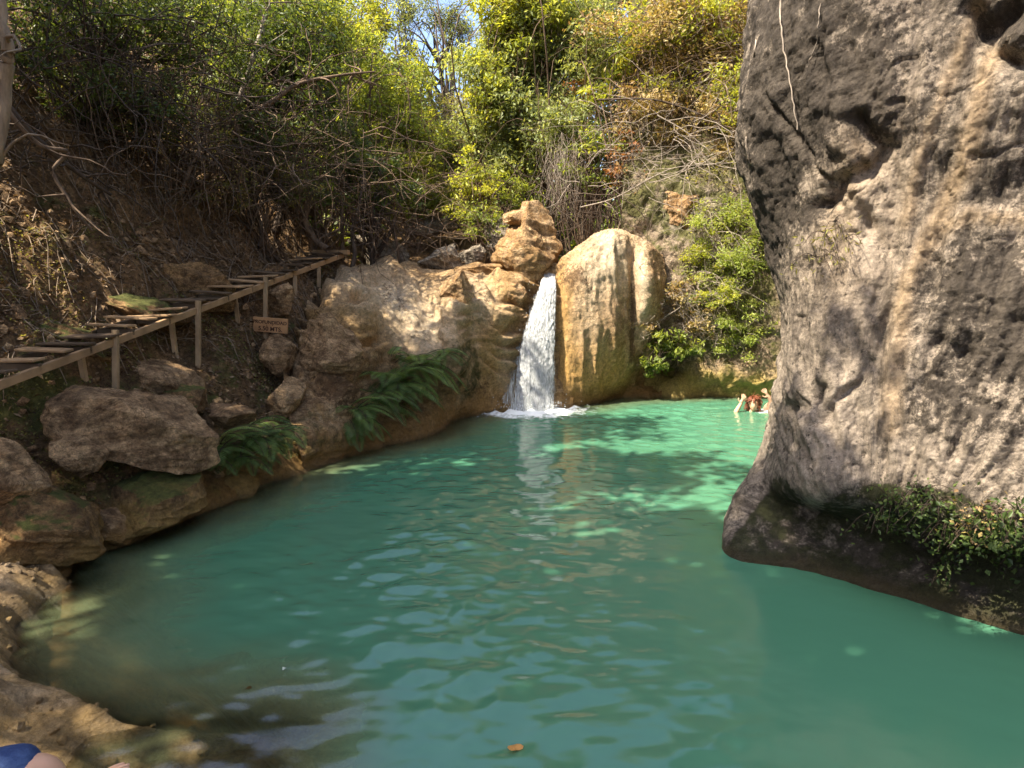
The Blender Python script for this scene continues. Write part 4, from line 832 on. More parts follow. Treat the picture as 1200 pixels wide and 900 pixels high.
rv = Vb[None] * rng.uniform(.55, 1.3, (len(x), len(Vb), 1)) * (ks[:, None, None] * rng.uniform(.6, 1.3, (len(x), 1, 3))) + np.stack((x, y, z + ks * .2), -1)[:, None]
tag(put('rubble', raw_mesh('rubble', rv.reshape(-1, 3), (Fb[None] + (np.arange(len(x)) * len(Vb))[:, None, None]).reshape(-1, 3), False), M['boulder']), 'small loose stones scattered over the left bank', 'stones', kind='stuff')
x = rng.uniform(-4.2, -1.2, 1500); y = rng.uniform(1.8, 4.4, 1500); z = shelf_z(x, y); k_ = (z > -.12) & (fbm(np.stack((x, y, x * 0), -1), 3, 2.5, seed=207) > .02); x, y, z = x[k_], y[k_], z[k_]; ks = .005 + .022 * rng.random(len(x)) ** 3
rv = Vb[None] * rng.uniform(.55, 1.3, (len(x), len(Vb), 1)) * (ks[:, None, None] * rng.uniform(.6, 1.3, (len(x), 1, 3))) + np.stack((x, y, z + ks * .2), -1)[:, None]
tag(put('gravel', raw_mesh('gravel', rv.reshape(-1, 3), (Fb[None] + (np.arange(len(x)) * len(Vb))[:, None, None]).reshape(-1, 3), False), M['shelf']), 'grit and small pebbles caught on the near rock shelf', 'gravel', kind='stuff')
# short moss and weeds on the left bank
x, y, z = scatter_ground(60000, (-5.5, -.8), (4.4, 11), lambda x, y: (sdist(x, y) > .08) & (sdist(x, y) < 2.4) & (fbm(np.stack((x, y, x * 0), -1), 4, 1.3, seed=17) > .12))
v, q = leaves(np.stack((x, y, z + .012 + .02 * rng.random(len(x))), -1), .014, .5, .8)
tag(put('moss', raw_mesh('moss', v, q, False, fattrs={'rnd': rng.random(len(x)) * .8}), M['lf_dryg']), 'low green moss and weeds patching the left bank', 'moss', kind='stuff')

# ------------------------------------------------------------------ branches, vines, roots
def strand(name, label, cat, pts, r0, r1, mat, group=None, k=28, jit=.0, side_n=0, seed=0):
    P_ = resample(pts, k); g = np.random.default_rng(seed + 500); P_ = P_ + g.normal(size=P_.shape) * jit
    L_ = [tubes(P_[None], np.linspace(r0, r1, k)[None], 7)]
    if side_n:
        i = g.integers(3, k - 1, side_n); W = wander(P_[i], g.normal(size=(side_n, 3)) + (P_[i] - P_[i - 1]) * 6, 9, g.uniform(.04, .13, side_n), .3, -.03, g)
        L_.append(tubes(W, np.linspace(r0 * .4, .0025, 9)[None].repeat(side_n, 0), 4))
    v, q = merge(L_); b = P_[0]; o = put(name, raw_mesh(name, v - b, q), M[mat]); o.location = tuple(b); return tag(o, label, cat, group)
strand('tree', 'pale trunk cut by the top left corner of the photo', 'tree', [at(-14, 250, 5.7), at(-2, 175, 5.6), at(6, 90, 5.6), at(8, 55, 5.55), at(2, 10, 5.6), at(8, -80, 5.7), at(-20, -260, 5.9)], .055, .04, 'root', k=30, jit=.006, side_n=4)
strand('exposed_root', 'thick pale exposed root curling down the upper left slope', 'root', [at(0, 118, 5.9), at(25, 150, 6.0), at(50, 172, 6.1), at(80, 178, 6.3), at(62, 200, 6.2), at(78, 230, 6.2), at(92, 252, 6.2), at(108, 270, 6.3)], .026, .010, 'bark', side_n=6)
strand('exposed_root', 'dark long root running down right from the top left trunk', 'root', [at(5, 120, 6.3), at(40, 160, 6.5), at(75, 190, 6.8), at(105, 212, 7.0), at(130, 228, 7.2)], .035, .015, 'barkdark', side_n=8, seed=1)
strand('exposed_root', 'small white root hanging just above the middle of the stairs', 'root', [at(162, 305, 7.9), at(166, 318, 7.8), at(178, 330, 7.7), at(181, 345, 7.7), at(180, 358, 7.7)], .012, .005, 'vine', side_n=6, seed=2)
GTk = 'slim tree trunks at the top of the stairs'
for i, (lab, pts, r) in enumerate((('orange brown forked trunk standing on the slope above the stair top', [at(385, 292, 10.4), at(370, 282, 10.5), at(358, 262, 10.5), at(360, 235, 10.6), at(352, 205, 10.8)], .05),
        ('slim trunk immediately behind the stair top', [at(402, 298, 11.0), at(401, 270, 11), at(400, 235, 11.1), at(396, 190, 11.3)], .035),
        ('dark curved trunk at the right end of the stairs', [at(411, 322, 10.6), at(416, 296, 10.7), at(413, 275, 10.8), at(421, 240, 10.9), at(428, 200, 11.2)], .04),
        ('thin dark trunk beside the round grey boulder', [at(443, 292, 12), at(440, 262, 12), at(438, 240, 12.1), at(446, 205, 12.4)], .035),
        ('slender stem left of the lime green shrub', [at(468, 305, 12), at(464, 280, 12), at(462, 262, 12.1), at(470, 225, 12.3)], .03))):
    strand('tree', lab, 'tree', pts, r, r * .6, 'bark' if i != 2 else 'barkdark', GTk, side_n=12, seed=10 + i)
strand('branch', 'long horizontal branch reaching across the dark left foliage', 'branch', [at(262, 150, 9.6), at(320, 118, 9.7), at(350, 98, 9.8), at(400, 88, 10), at(440, 84, 10.3)], .04, .012, 'bark', side_n=22, seed=20)
strand('branch', 'leaning grey limb in the upper left foliage', 'branch', [at(280, 118, 10), at(292, 80, 10), at(303, 45, 10.1), at(310, 20, 10.3)], .035, .02, 'vine', side_n=10, seed=21)
strand('branch', 'dry slanting stem in the middle of the left slope', 'branch', [at(212, 228, 8.9), at(222, 200, 8.9), at(235, 172, 9), at(250, 140, 9.2)], .03, .012, 'bark', side_n=14, seed=22)
strand('branch', 'dark bare branch arching over the dry slope left of the cliff', 'branch', [at(700, 117, 12.4), at(760, 116, 12.2), at(800, 126, 12.1), at(830, 138, 12), at(860, 155, 11.9)], .018, .01, 'barkdark', side_n=14, seed=23)
strand('branch', 'pale thin branch sloping above the tan buried boulder', 'branch', [at(680, 243, 12.4), at(720, 232, 12.2), at(770, 205, 12.0), at(800, 195, 12), at(870, 190, 11.8)], .012, .006, 'vine', side_n=16, seed=24)
strand('branch', 'white dead branch slanting down the dry slope', 'branch', [at(770, 135, 12.2), at(800, 152, 12.1), at(830, 175, 12)], .014, .006, 'vine', side_n=10, seed=25)
GV = 'thin vines hanging in the shade of the left slope'
def vine_bundle(label, p0s, length, n_, mat, r=.006, spread=.4, grav=-.35, jit=.18, group=None, name='hanging_vine', cat='vine', seed=0, k=22, up0=(0, 0, -1)):
    g = np.random.default_rng(seed + 900); P0 = np.array([p0s[i] for i in g.integers(0, len(p0s), n_)]) + g.normal(size=(n_, 3)) * spread
    W = wander(P0, g.normal(size=(n_, 3)) * .6 + np.array(up0), k, g.uniform(.5, 1.2, n_) * length / k, jit, grav, g)
    v, q = tubes(W, (np.linspace(r, r * .5, k)[None] * g.uniform(.5, 1.5, (n_, 1))), 4); b = np.array(p0s[0])
    o = put(name, raw_mesh(name, v - b, q), M[mat]); o.location = tuple(b); return tag(o, label, cat, group)
for i, (lab, a_, n_, ln) in enumerate((('vines hanging beside the pale corner trunk', [at(60, 60, 7.4), at(90, 70, 7.6)], 16, 1.5), ('arching vines left of the dry slanting stem', [at(130, 60, 8), at(160, 80, 8.2)], 18, 1.8),
        ('tangled vines in the middle of the dark slope', [at(180, 90, 8.4), at(220, 110, 8.6)], 26, 1.6), ('vines trailing below the long horizontal branch', [at(290, 130, 9.4), at(340, 110, 9.5)], 26, 1.8),
        ('fine brown vines draping to the top of the slope soil', [at(240, 180, 9.2), at(300, 190, 9.4)], 30, 1.0), ('vines hanging from the mid green tree at the stair top', [at(370, 130, 10.4), at(410, 120, 10.8)], 20, 2.2))):
    vine_bundle(lab, a_, ln, n_ // 2 + 4, 'barkdark' if i % 2 else 'bark', r=.005, group=GV, seed=i, spread=.4)
def arcs(label, boxes, n_, mat, group, seed, r=.008):
    g = np.random.default_rng(seed + 1300); c = np.array([boxes[i] for i in g.integers(0, len(boxes), n_)]) + g.normal(size=(n_, 3)) * np.array((.8, .5, .45))
    W = wander(c, g.normal(size=(n_, 3)) * np.array((1, .5, .7)), 18, g.uniform(.04, .11, n_), .16, -.02, g)
    v, q = tubes(W, np.linspace(r, r * .4, 18)[None] * g.uniform(.4, 1.4, (n_, 1)), 4); b = np.array(boxes[0]); o = put('brushwood', raw_mesh('brushwood', v - b, q), M[mat]); o.location = tuple(b); return tag(o, label, 'brushwood', group)
GBr = 'heaps of bare brushwood'
arcs('bare brown brushwood tangled at the foot of the dark left foliage', [at(230, 165, 9.2), at(290, 150, 9.6), at(330, 200, 10)], 300, 'bark', GBr, 1)
arcs('dim brushwood on the upper left slope under the corner tree', [at(80, 110, 7.6), at(150, 140, 8.2)], 170, 'barkdark', GBr, 2)
arcs('dry pale brushwood above the tan buried boulder', [at(760, 175, 12.4), at(800, 190, 12.2)], 170, 'vine', GBr, 3, .006)
arcs('dry straw coloured brushwood high on the slope left of the cliff', [at(800, 60, 13), at(850, 110, 12.6), at(840, 30, 13)], 200, 'bark', GBr, 4, .006)
arcs('dark brushwood in the hollow right of the tall orange boulder', [at(665, 260, 12.6), at(700, 240, 12.8)], 130, 'barkdark', GBr, 5, .008)
arcs('brown brushwood around the slim trunks at the stair top', [at(430, 250, 12), at(470, 260, 12.6), at(390, 230, 11.2)], 240, 'bark', GBr, 6, .007)
vine_bundle('curtain of thin greyish roots hanging over the hollow above the falls', [at(660, 165, 13.0), at(652, 180, 12.9), at(668, 185, 12.9)], 1.2, 110, 'vine', r=.0028, spread=.16, grav=-.3, jit=.24, name='hanging_roots', cat='hanging roots', seed=30)
vine_bundle('dark straggling roots over the hollow right of the root curtain', [at(700, 225, 12.9), at(730, 235, 12.8)], .9, 60, 'barkdark', r=.007, spread=.2, grav=-.5, name='hanging_roots', cat='hanging roots', seed=31)
GCv = 'vines trailing down the cliff face'
CQ3 = CQ; cpx, cpy = proj(CQ3); front = (CN.reshape(-1, 3) * (CQ3 - np.array((0, 0, CAMZ)))).sum(1)
def on_cliff(px, py, lift=.03):
    d2 = (cpx - px) ** 2 + (cpy - py) ** 2 + np.where(CQ3[:, 1] > 6.2, 1e6, 0); i = int(np.argmin(d2)); d = CQ3[i] - np.array((0, 0, CAMZ)); return CQ3[i] - d / np.linalg.norm(d) * lift
for lab, pts, r in (('long pale vine down the dark upper left of the cliff face', [(914, -10), (917, 40), (920, 75), (928, 110), (935, 150)], .006),
                    ('thin vine right of the long pale one near the top of the cliff', [(960, -10), (958, 25), (955, 55), (946, 78)], .004),
                    ('vine hanging along the left silhouette of the cliff', [(892, 5), (884, 60), (876, 110), (874, 165), (878, 200)], .006)):
    q = [on_cliff(*p_) if i_ else on_cliff(p_[0], max(p_[1], 2)) for i_, p_ in enumerate(pts)]
    strand('hanging_vine', lab, 'vine', q, r, r * .6, 'vine', GCv, k=24, jit=.003)

# ------------------------------------------------------------------ ferns and cliff plants
def fern(label, px, py, Y, n_, length, group, seed, face=(.5, -.8), leaf='lf_fern', name='fern', spread=1.3, width=.135, dz=0):
    g = np.random.default_rng(seed + 2000); b = at(px, py, Y); root = empty(name, b, label, 'fern', group); stems, Vl, hl = [], [], []
    for i in range(n_):
        a = math.atan2(face[1], face[0]) + g.normal() * spread; L_ = length * g.uniform(.6, 1.15); el = g.uniform(.1, 1.0)
        d = np.array((math.cos(a) * math.cos(el), math.sin(a) * math.cos(el), math.sin(el))); k = 26; P = np.zeros((k, 3)); p_ = g.normal(size=3) * .05
        for j in range(k): P[j] = p_; p_ = p_ + d * L_ / k; d = d + np.array((0, 0, -1.7 / k)); d /= np.linalg.norm(d)
        stems.append(P); T_ = np.gradient(P, axis=0); T_ /= np.linalg.norm(T_, axis=1, keepdims=True); Sd = np.cross(T_, (0, 0, 1.)); Sd /= np.linalg.norm(Sd, axis=1, keepdims=True) + 1e-6; Up = np.cross(Sd, T_)
        base_h = g.uniform(.15, .9)
        for j in range(3, k):
            t = j / (k - 1); w = width * L_ / .7 * 1.15 * math.sin(math.pi * min(1, (t * .92 + .08))) ** .6 * (1.15 - .6 * t) + .012
            for s in (-1, 1):
                tip = P[j] + Sd[j] * s * w + T_[j] * w * .45 - Up[j] * w * .22; wd2 = L_ / k * .46; m_ = P[j] * .45 + tip * .55 + Up[j] * w * .07
                Vl.append((P[j] - T_[j] * wd2 * .6, m_ - T_[j] * wd2 * .8, tip, m_ + T_[j] * wd2 * .8)); hl.append(base_h * .7 + g.random() * .3)
    v, q = tubes(np.array(stems), np.linspace(.005, .0015, 26)[None].repeat(n_, 0), 4)
    put('stem', raw_mesh('stem', v, q), M['lf_dryg' if False else 'barkdark'], root)
    Vl = np.array(Vl).reshape(-1, 3); put('frond', raw_mesh('frond', Vl, np.arange(len(Vl)).reshape(-1, 4), False, fattrs={'rnd': np.array(hl)}), M[leaf], root); return root
GF = 'ferns on the left bank'
fern('dark green fern right of the small pinkish boulder, the upper one of the lower clump', 318, 512, 6.45, 20, .5, GF, 1)
fern('fern in the middle of the lower clump at the water edge', 285, 525, 6.25, 22, .52, GF, 2)
fern('leftmost fern of the lower clump beside the broad tan boulder', 255, 530, 6.0, 20, .48, GF, 3)
fern('topmost fern of the large clump below the travertine bank', 485, 430, 8.95, 22, .78, GF, 4)
fern('fern in the middle of the large clump', 462, 452, 8.6, 24, .80, GF, 5)
fern('low fern in front of the large clump nearest the water', 440, 470, 8.25, 22, .72, GF, 6)
fern('leftmost fern of the large clump with lighter tips', 412, 486, 7.75, 18, .6, GF, 7)
fern('small separate fern right of the large clump on the mossy buttress', 520, 418, 9.15, 12, .48, GF, 8)
fern('small upright fern behind the top of the large clump', 462, 420, 8.8, 7, .36, GF, 9, spread=2.0)
def cliff_plant(label, cs, ls, leaf, seed, name='plant', group=None, nper=70, up_=.6, droop=.5, cr_=.05, asp=.6):
    g = np.random.default_rng(seed + 3000); b = on_cliff(*cs[0][:2]); root = empty(name, b, label, 'plant', group); C, st_ = [], []
    for (px, py, n_) in cs:
        a = on_cliff(px, py, .0)
        for i in range(n_):
            d = a - np.array((0, 0, CAMZ)); o_ = -d / np.linalg.norm(d); tip = a + o_ * g.uniform(.07, .22) + g.normal(size=3) * np.array((.09, .05, .05)) - np.array((0, 0, g.uniform(0, .10)))
            st_.append(resample([a, (a + tip) / 2 + np.array((0, 0, .05)), tip], 8)); t = g.uniform(.35, 1, nper // 6)[:, None]; C.append(a * (1 - t) + tip * t + g.normal(size=(nper // 6, 3)) * cr_ * (.3 + t))
    C = np.concatenate(C); v, q = tubes(np.array(st_), np.linspace(.003, .0015, 8)[None].repeat(len(st_), 0), 4); put('stem', raw_mesh('stem', v - b, q), M['barkdark'], root)
    v, q = leaves(C, ls, asp, up_, droop=droop, g=g); put('foliage', raw_mesh('foliage', v - b, q, False, fattrs={'rnd': g.random(len(C))}), M[leaf], root); return root
GP = 'small leafed plants under the cliff overhang'
cliff_plant('broad maidenhair plant spreading under the overhang at the cliff foot', [(1045, 590, 12), (1075, 580, 14), (1100, 590, 14), (1060, 610, 10), (1030, 600, 6), (1110, 615, 12)], .014, 'lf_ivy', 1, group=GP)
cliff_plant('trailing plant hanging lowest from the overhang near the water', [(1120, 640, 10), (1110, 665, 8), (1135, 625, 10)], .017, 'lf_ivy', 2, group=GP)
cliff_plant('leafy plant at the right edge of the photo under the overhang', [(1165, 610, 14), (1185, 625, 14), (1195, 600, 10), (1195, 650, 10), (1160, 635, 8)], .018, 'lf_ivy', 3, group=GP)
cliff_plant('withered tan plant among the green ones under the overhang', [(1142, 598, 8), (1150, 612, 7)], .016, 'lf_dry', 4, group=GP, nper=50)
cliff_plant('spindly weed with narrow leaves growing midway up the cliff face', [(955, 300, 7), (968, 275, 6), (978, 258, 4), (990, 280, 3)], .022, 'lf_dryg', 5, nper=40, asp=.22, up_=.2, cr_=.04)

# floating leaves ----------------------------------------------------
def float_leaf(label, px, py, s, mat, a):
    b = on(px, py, .012); root = None; bm = bmesh.new(); k = 14; ring = []
    for i in range(k):
        t = i / k * 2 * math.pi; r_ = s * (1 + .18 * math.cos(3 * t)) * (.55 + .45 * abs(math.cos(t))); ring.append(bm.verts.new((r_ * math.cos(t + a), r_ * math.sin(t + a) * .8, .004 * math.sin(2 * t))))
    c = bm.verts.new((0, 0, .006))
    for i in range(k): bm.faces.new((c, ring[i], ring[(i + 1) % k]))
    bmesh.ops.solidify(bm, geom=bm.faces[:], thickness=.001); me = bpy.data.meshes.new('floating_leaf'); bm.to_mesh(me); bm.free(); o = put('floating_leaf', me, mat); o.location = tuple(b); return tag(o, label, 'leaf')
float_leaf('yellow orange leaf floating at the bottom centre of the pool', 603, 876, .035, flat_mat('leaf_orange', (.75, .42, .13), .5), .3)
float_leaf('tiny dark brown leaf floating left of centre in the pool', 291, 806, .016, flat_mat('leaf_brown', (.14, .08, .02), .6), 1.0)
float_leaf('tiny pale leaf floating off the middle of the left shore', 333, 783, .014, flat_mat('leaf_white', (.7, .7, .66), .6), 2.0)

# ------------------------------------------------------------------ people
skin1 = flat_mat('skin_tan', (.52, .30, .20), .5, .12, 30, .05, .35); skin2 = flat_mat('skin_light', (.58, .34, .22), .45, .1, 30, .05, .35)
def skinned(J, E, root):
    names = list(J); me = bpy.data.meshes.new('tmp'); me.from_pydata([J[k_][:3] for k_ in names], [(names.index(a), names.index(b)) for a, b in E], [])
    o = bpy.data.objects.new('tmp', me); COL.objects.link(o); md = o.modifiers.new('s', 'SKIN'); md.use_smooth_shade = True
    for i, k_ in enumerate(names):
        sv = me.skin_vertices[0].data[i]; r_ = J[k_][3]; sv.radius = (r_, r_) if not isinstance(r_, tuple) else r_; sv.use_root = (k_ == root)
    s2 = o.modifiers.new('d', 'SUBSURF'); s2.levels = 2; s2.render_levels = 2; bpy.context.view_layer.update()
    m = bpy.data.meshes.new_from_object(o.evaluated_get(bpy.context.evaluated_depsgraph_get())); bpy.data.objects.remove(o); return m
def head_bm(bm, c, r_, face, nose=True):
    """adds an egg shaped head with brow, nose, lips, chin and ears looking along face"""
    f_ = Vector(face).normalized(); x = f_.cross(Vector((0, 0, 1))).normalized(); u = x.cross(f_)
    r = bmesh.ops.create_uvsphere(bm, u_segments=28, v_segments=20, radius=1)
    for v in r['verts']:
        a, b, c_ = v.co; wz = 1.28; w = .78 * (1 - .22 * max(0, -c_)); d_ = .95
        q = Vector((a * w, b * d_, c_ * wz))
        if b > .3:
            q.y += .28 * math.exp(-((a / .16) ** 2 + ((c_ + .12) / .16) ** 2)) - .10 * (math.exp(-(((abs(a) - .34) / .16) ** 2 + ((c_ - .08) / .12) ** 2))) + .07 * math.exp(-((a / .25) ** 2 + ((c_ + .45) / .08) ** 2)) + .10 * math.exp(-((a / .3) ** 2 + ((c_ + .8) / .2) ** 2))
        q.x += .16 * math.copysign(1, a) * math.exp(-(((abs(a) - .95) / .2) ** 2 + (b / .2) ** 2 + (c_ / .22) ** 2))
        q *= r_; v.co = Vector(c) + x * q.x + f_ * q.y + u * q.z
def hand_chain(J, E, wrist, side_, dirv, pn, sc=1.0, curl=.35, pre='h', rf=.0085):
    """palm and five fingers, thumb from the side of the palm"""
    d = Vector(dirv).normalized(); n_ = Vector(pn).normalized(); s = d.cross(n_).normalized() * side_; W = Vector(J[wrist][:3]); pl = W + d * .05 * sc; J[pre + 'p'] = (*pl, .022 * sc); E.append((wrist, pre + 'p'))
    J[pre + 'q'] = (*(W + d * .085 * sc), .020 * sc); E.append((pre + 'p', pre + 'q'))
    for i, (o_, L_) in enumerate(((-.030, .068), (-.010, .078), (.011, .073), (.031, .058))):
        b = W + d * .095 * sc + s * o_ * sc; dd = d.copy(); last = pre + 'q'
        for j in range(3):
            b = b + dd * L_ * (.42, .33, .25)[j] * sc; dd = (dd - n_ * curl * (j + 1) * .6).normalized(); k_ = f'{pre}{i}{j}'; J[k_] = (*b, rf * sc * (1 - .12 * j)); E.append((last, k_)); last = k_
    t0 = W + d * .035 * sc - s * .036 * sc; J[pre + 't0'] = (*t0, .012 * sc); E.append((pre + 'p', pre + 't0')); t1 = t0 + (d * .6 - s * .6).normalized() * .035 * sc; J[pre + 't1'] = (*t1, .010 * sc); E.append((pre + 't0', pre + 't1'))
    t2 = t1 + (d * .9 - s * .25).normalized() * .028 * sc; J[pre + 't2'] = (*t2, .008 * sc); E.append((pre + 't1', pre + 't2'))
def person(label, J, E, root_j, skin, head=None, group=None, base=None):
    m = skinned(J, E, root_j); bm = bmesh.new(); bm.from_mesh(m)
    if head: head_bm(bm, *head)
    b = np.array(base if base is not None else J[root_j][:3]); root = empty('person', b, label, 'person', group)
    for v in bm.verts: v.co -= Vector(b)
    me = bpy.data.meshes.new('body'); bm.to_mesh(me); bm.free(); me.polygons.foreach_set('use_smooth', [True] * len(me.polygons)); put('body', me, skin, root); return root
def cloth(root, name, J, E, root_j, mat):
    m = skinned(J, E, root_j); b = Vector(root.location)
    for v in m.vertices: v.co -= b
    return put(name, m, mat, root)
def hair(root, name, c, r_, face, mat, length=.0, seed=0):
    f_ = Vector(face).normalized(); b = Vector(root.location); g = np.random.default_rng(seed); n_ = 420; u = g.normal(size=(n_, 3)); u /= np.linalg.norm(u, axis=1, keepdims=True); F3 = np.array(f_)
    u = u[((u @ F3) < .35) | (u[:, 2] > .62)]; u = u[u[:, 2] > -.45]; P0 = np.array(c) + u * np.array((.84, .98, 1.30)) * r_
    W = wander(P0, u + np.array((0, 0, -.4)) + g.normal(size=u.shape) * .5, 7, (.6 * r_ + length) / 7, .25, -.35, g)
    ce = np.array(c); dv = W - ce; nr = np.linalg.norm(dv / np.array((.86, 1.0, 1.3)), axis=2, keepdims=True); W = np.where(nr < r_ * 1.02, ce + dv * r_ * 1.02 / (nr + 1e-6), W)
    v, q = tubes(W, np.linspace(.009, .004, 7)[None].repeat(len(W), 0), 5); put(name, raw_mesh(name, v - np.array(b), q), mat, root)
# swimmer facing the camera
hc = at(840 + 43, 474, 10.25); X, Y, Z = hc
J = {'pel': (X + .02, Y + .25, -.50, .12), 'bel': (X + .01, Y + .15, -.28, .115), 'che': (X, Y + .06, -.12, .125), 'nec': (X, Y + .02, Z - .10, .05), 'hd': (X, Y, Z - .03, .06),
     'ls': (X - .16, Y + .04, -.06, .06), 'le': (X - .30, Y - .06, -.02, .042), 'lw': (X - .22, Y - .05, .12, .028), 'rs': (X + .16, Y + .04, -.06, .06), 're': (X + .28, Y - .1, -.12, .042), 'rw': (X + .24, Y - .30, -.10, .028),
     'lh': (X - .09, Y + .26, -.62, .085), 'lk': (X - .12, Y - .0, -.95, .06), 'lf': (X - .12, Y + .3, -1.2, .04), 'rh': (X + .11, Y + .26, -.62, .085), 'rk': (X + .16, Y + .02, -.92, .06), 'rf': (X + .16, Y + .34, -1.15, .04)}
E = [('pel', 'bel'), ('bel', 'che'), ('che', 'nec'), ('nec', 'hd'), ('che', 'ls'), ('ls', 'le'), ('le', 'lw'), ('che', 'rs'), ('rs', 're'), ('re', 'rw'), ('pel', 'lh'), ('lh', 'lk'), ('lk', 'lf'), ('pel', 'rh'), ('rh', 'rk'), ('rk', 'rf')]
hand_chain(J, E, 'lw', 1, (.35, 0, .95), (0, -1, 0), 1, .5, 'a'); hand_chain(J, E, 'rw', -1, (-.2, -1, .05), (0, 0, 1), 1, .3, 'b')
GW = 'swimmers at the far right of the pool'
pr = person('swimmer with wet reddish hair and dark top in the water, one arm bent up', J, E, 'pel', skin2, (tuple(hc), .088, (-.25, -1, .05)), GW, (X, Y, 0))
hair(pr, 'hair', tuple(hc), .092, (-.25, -1, .05), flat_mat('hair_auburn', (.16, .05, .022), .45), .05, 1)
cloth(pr, 'top', {'a': (X, Y + .15, -.3, .125), 'b': (X, Y + .06, -.11, .138), 'c': (X - .13, Y + .04, -.05, .070), 'd': (X + .13, Y + .04, -.05, .070)}, [('a', 'b'), ('b', 'c'), ('b', 'd')], 'a', flat_mat('swim_top_dark', (.03, .03, .06), .7, .4, 12))
# second swimmer, back half turned, one arm raised
X, Y = at(907, 480, 10.4)[:2]; h2 = (X + .03, Y + .02, .13)
J = {'pel': (X + .05, Y + .15, -.5, .12), 'bel': (X + .03, Y + .1, -.26, .12), 'che': (X, Y + .05, -.08, .135), 'nec': (X + .02, Y + .03, .03, .055), 'hd': (X + .03, Y + .02, .10, .06),
     'ls': (X - .14, Y + .0, .0, .065), 'le': (X - .10, Y - .14, .14, .045), 'lw': (X - .15, Y - .16, .22, .03), 'rs': (X + .17, Y + .08, -.02, .065), 're': (X + .3, Y + .02, -.1, .045), 'rw': (X + .34, Y - .15, -.08, .03),
     'lh': (X - .05, Y + .18, -.62, .085), 'lk': (X - .1, Y - .05, -.9, .06), 'lf': (X - .1, Y + .2, -1.2, .04), 'rh': (X + .15, Y + .18, -.62, .085), 'rk': (X + .2, Y - .02, -.92, .06), 'rf': (X + .2, Y + .25, -1.18, .04)}
E = [('pel', 'bel'), ('bel', 'che'), ('che', 'nec'), ('nec', 'hd'), ('che', 'ls'), ('ls', 'le'), ('le', 'lw'), ('che', 'rs'), ('rs', 're'), ('re', 'rw'), ('pel', 'lh'), ('lh', 'lk'), ('lk', 'lf'), ('pel', 'rh'), ('rh', 'rk'), ('rk', 'rf')]
hand_chain(J, E, 'lw', 1, (-.6, 0, .8), (0, -1, 0), 1, .5, 'a'); hand_chain(J, E, 'rw', -1, (0, -1, .05), (0, 0, 1), 1, .3, 'b')
pr = person('second swimmer splashing beside the cliff edge with bare tanned shoulders', J, E, 'pel', skin1, (h2, .088, (-.9, .35, 0)), GW, (X, Y, 0))
hair(pr, 'hair', h2, .092, (-.9, .35, 0), flat_mat('hair_brown', (.10, .05, .03), .5), .02, 2)
# person sitting beside the camera: only a knee in denim and a fingertip enter the frame
knee = on(26, 886, .50); ft = on(150, 897, .50)
hip = np.array((-2.35, 1.45, .42)); kn = knee + np.array((.10, -.02, -.02)); hdir = np.array((.70, .66, .06)); wr = ft - hdir / np.linalg.norm(hdir) * .165
J = {'pel': (*hip, .13), 'bel': (hip[0] - .02, hip[1] - .03, .62, .13), 'che': (hip[0] + .02, hip[1] - .02, .84, .15), 'nec': (hip[0] + .05, hip[1], 1.03, .055), 'hd': (hip[0] + .07, hip[1] + .01, 1.1, .065),
     'rh': (hip[0] + .10, hip[1] + .10, .40, .10), 'rt': tuple((hip + kn) / 2 + np.array((.05, .06, .02))) + (.088,), 'rk': (*kn, .066), 'rc': (kn[0] + .07, kn[1] - .13, .20, .058), 'ra': (kn[0] + .05, kn[1] - .18, .00, .036), 'rf': (kn[0] + .16, kn[1] - .14, -.05, .034),
     'lh': (hip[0] + .10, hip[1] - .12, .40, .10), 'lk': (hip[0] + .62, hip[1] - .25, .47, .064), 'lc': (hip[0] + .70, hip[1] - .3, .2, .052), 'la': (hip[0] + .72, hip[1] - .30, .02, .035), 'lf': (hip[0] + .88, hip[1] - .26, -.02, .03),
     'rs': (hip[0] + .12, hip[1] + .17, .95, .062), 're': (hip[0] + .45, hip[1] + .05, .72, .044), 'rw': (*wr, .027), 'ls': (hip[0] - .02, hip[1] - .2, .95, .062), 'le': (hip[0] + .1, hip[1] - .38, .7, .044), 'lw': (hip[0] + .3, hip[1] - .34, .5, .028)}
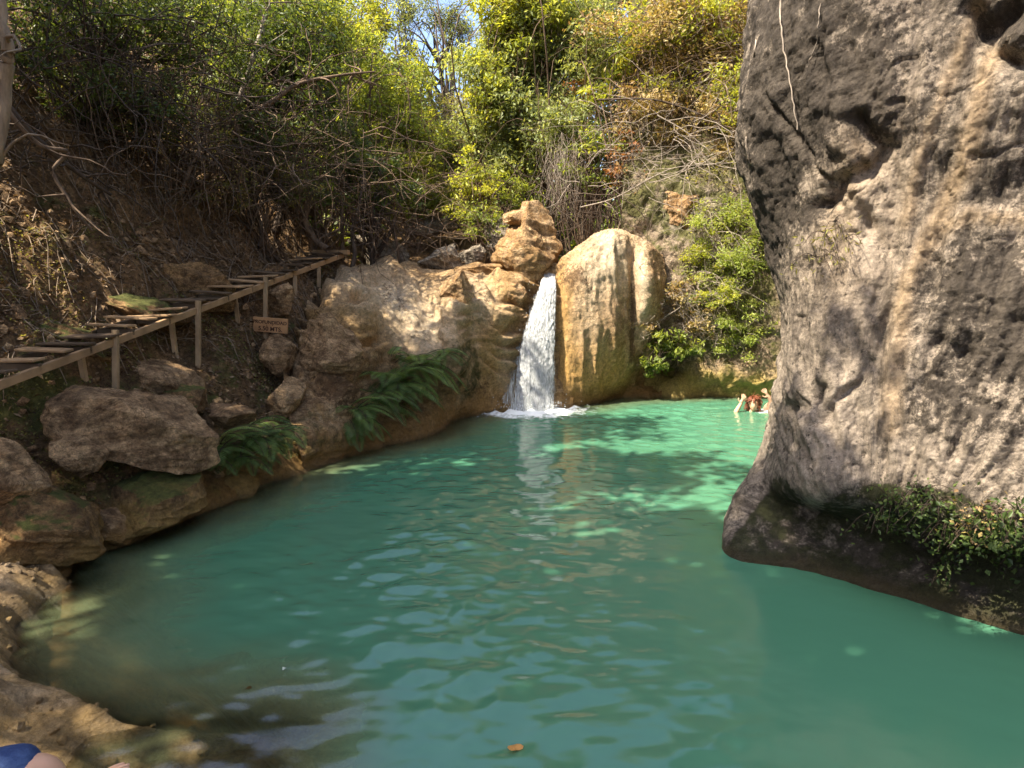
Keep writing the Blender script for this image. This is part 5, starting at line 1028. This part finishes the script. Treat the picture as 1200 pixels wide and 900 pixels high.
E = [('pel', 'bel'), ('bel', 'che'), ('che', 'nec'), ('nec', 'hd'), ('pel', 'rh'), ('rh', 'rt'), ('rt', 'rk'), ('rk', 'rc'), ('rc', 'ra'), ('ra', 'rf'), ('pel', 'lh'), ('lh', 'lk'), ('lk', 'lc'), ('lc', 'la'), ('la', 'lf'), ('che', 'rs'), ('rs', 're'), ('re', 'rw'), ('che', 'ls'), ('ls', 'le'), ('le', 'lw')]
hand_chain(J, E, 'rw', 1, hdir, (0, .2, 1), 1, .12, 'a'); hand_chain(J, E, 'lw', -1, (.7, .3, -.4), (0, 0, 1), 1, .3, 'b')
pr = person('person in blue denim sitting on the near left rocks, only a knee and fingertip showing', J, E, 'pel', skin2, ((hip[0] + .08, hip[1] + .02, 1.2), .095, (1, .5, 0)), None, tuple(hip))
n = NT('denim_blue'); p = n.pos(); w1 = n.noise(n.map(p, (1, 1, 1)), 260, 2); w2 = n.noise(p, 14, 6, .7)
dn = n.end(n.bsdf(n.mix(n.ramp(w2, [(.4, 0.0), (.65, .6)]), n.mix(w1, (.012, .026, .085), (.03, .06, .17)), (.09, .15, .30)), .85, n.bump(w2, .8, .012)))
hem = kn * .97 + hip * .03
cloth(pr, 'shorts', {'p': (*hip, .15), 'b': (hip[0] - .02, hip[1] - .03, .55, .14), 'a': (hip[0] + .10, hip[1] + .10, .40, .118), 'c': tuple((hip + kn) / 2 + np.array((.05, .06, .02))) + (.106,), 'd': tuple(kn + np.array((-.015, .01, .0))) + (.088,),
                   'e': (hip[0] + .1, hip[1] - .12, .40, .118), 'f': (hip[0] + .55, hip[1] - .24, .47, .082)}, [('p', 'b'), ('p', 'a'), ('a', 'c'), ('c', 'd'), ('p', 'e'), ('e', 'f')], 'p', dn)
cloth(pr, 'shirt', {'p': (hip[0] - .02, hip[1] - .03, .62, .145), 'c': (hip[0] + .02, hip[1] - .02, .86, .165), 'l': (hip[0] - .02, hip[1] - .2, .94, .08), 'r': (hip[0] + .12, hip[1] + .17, .94, .08)}, [('p', 'c'), ('c', 'l'), ('c', 'r')], 'p', flat_mat('shirt_grey', (.3, .3, .3), .8))
hair(pr, 'hair', (hip[0] + .08, hip[1] + .02, 1.2), .10, (1, .5, 0), flat_mat('hair_dark', (.03, .02, .012), .5), .05, 3)
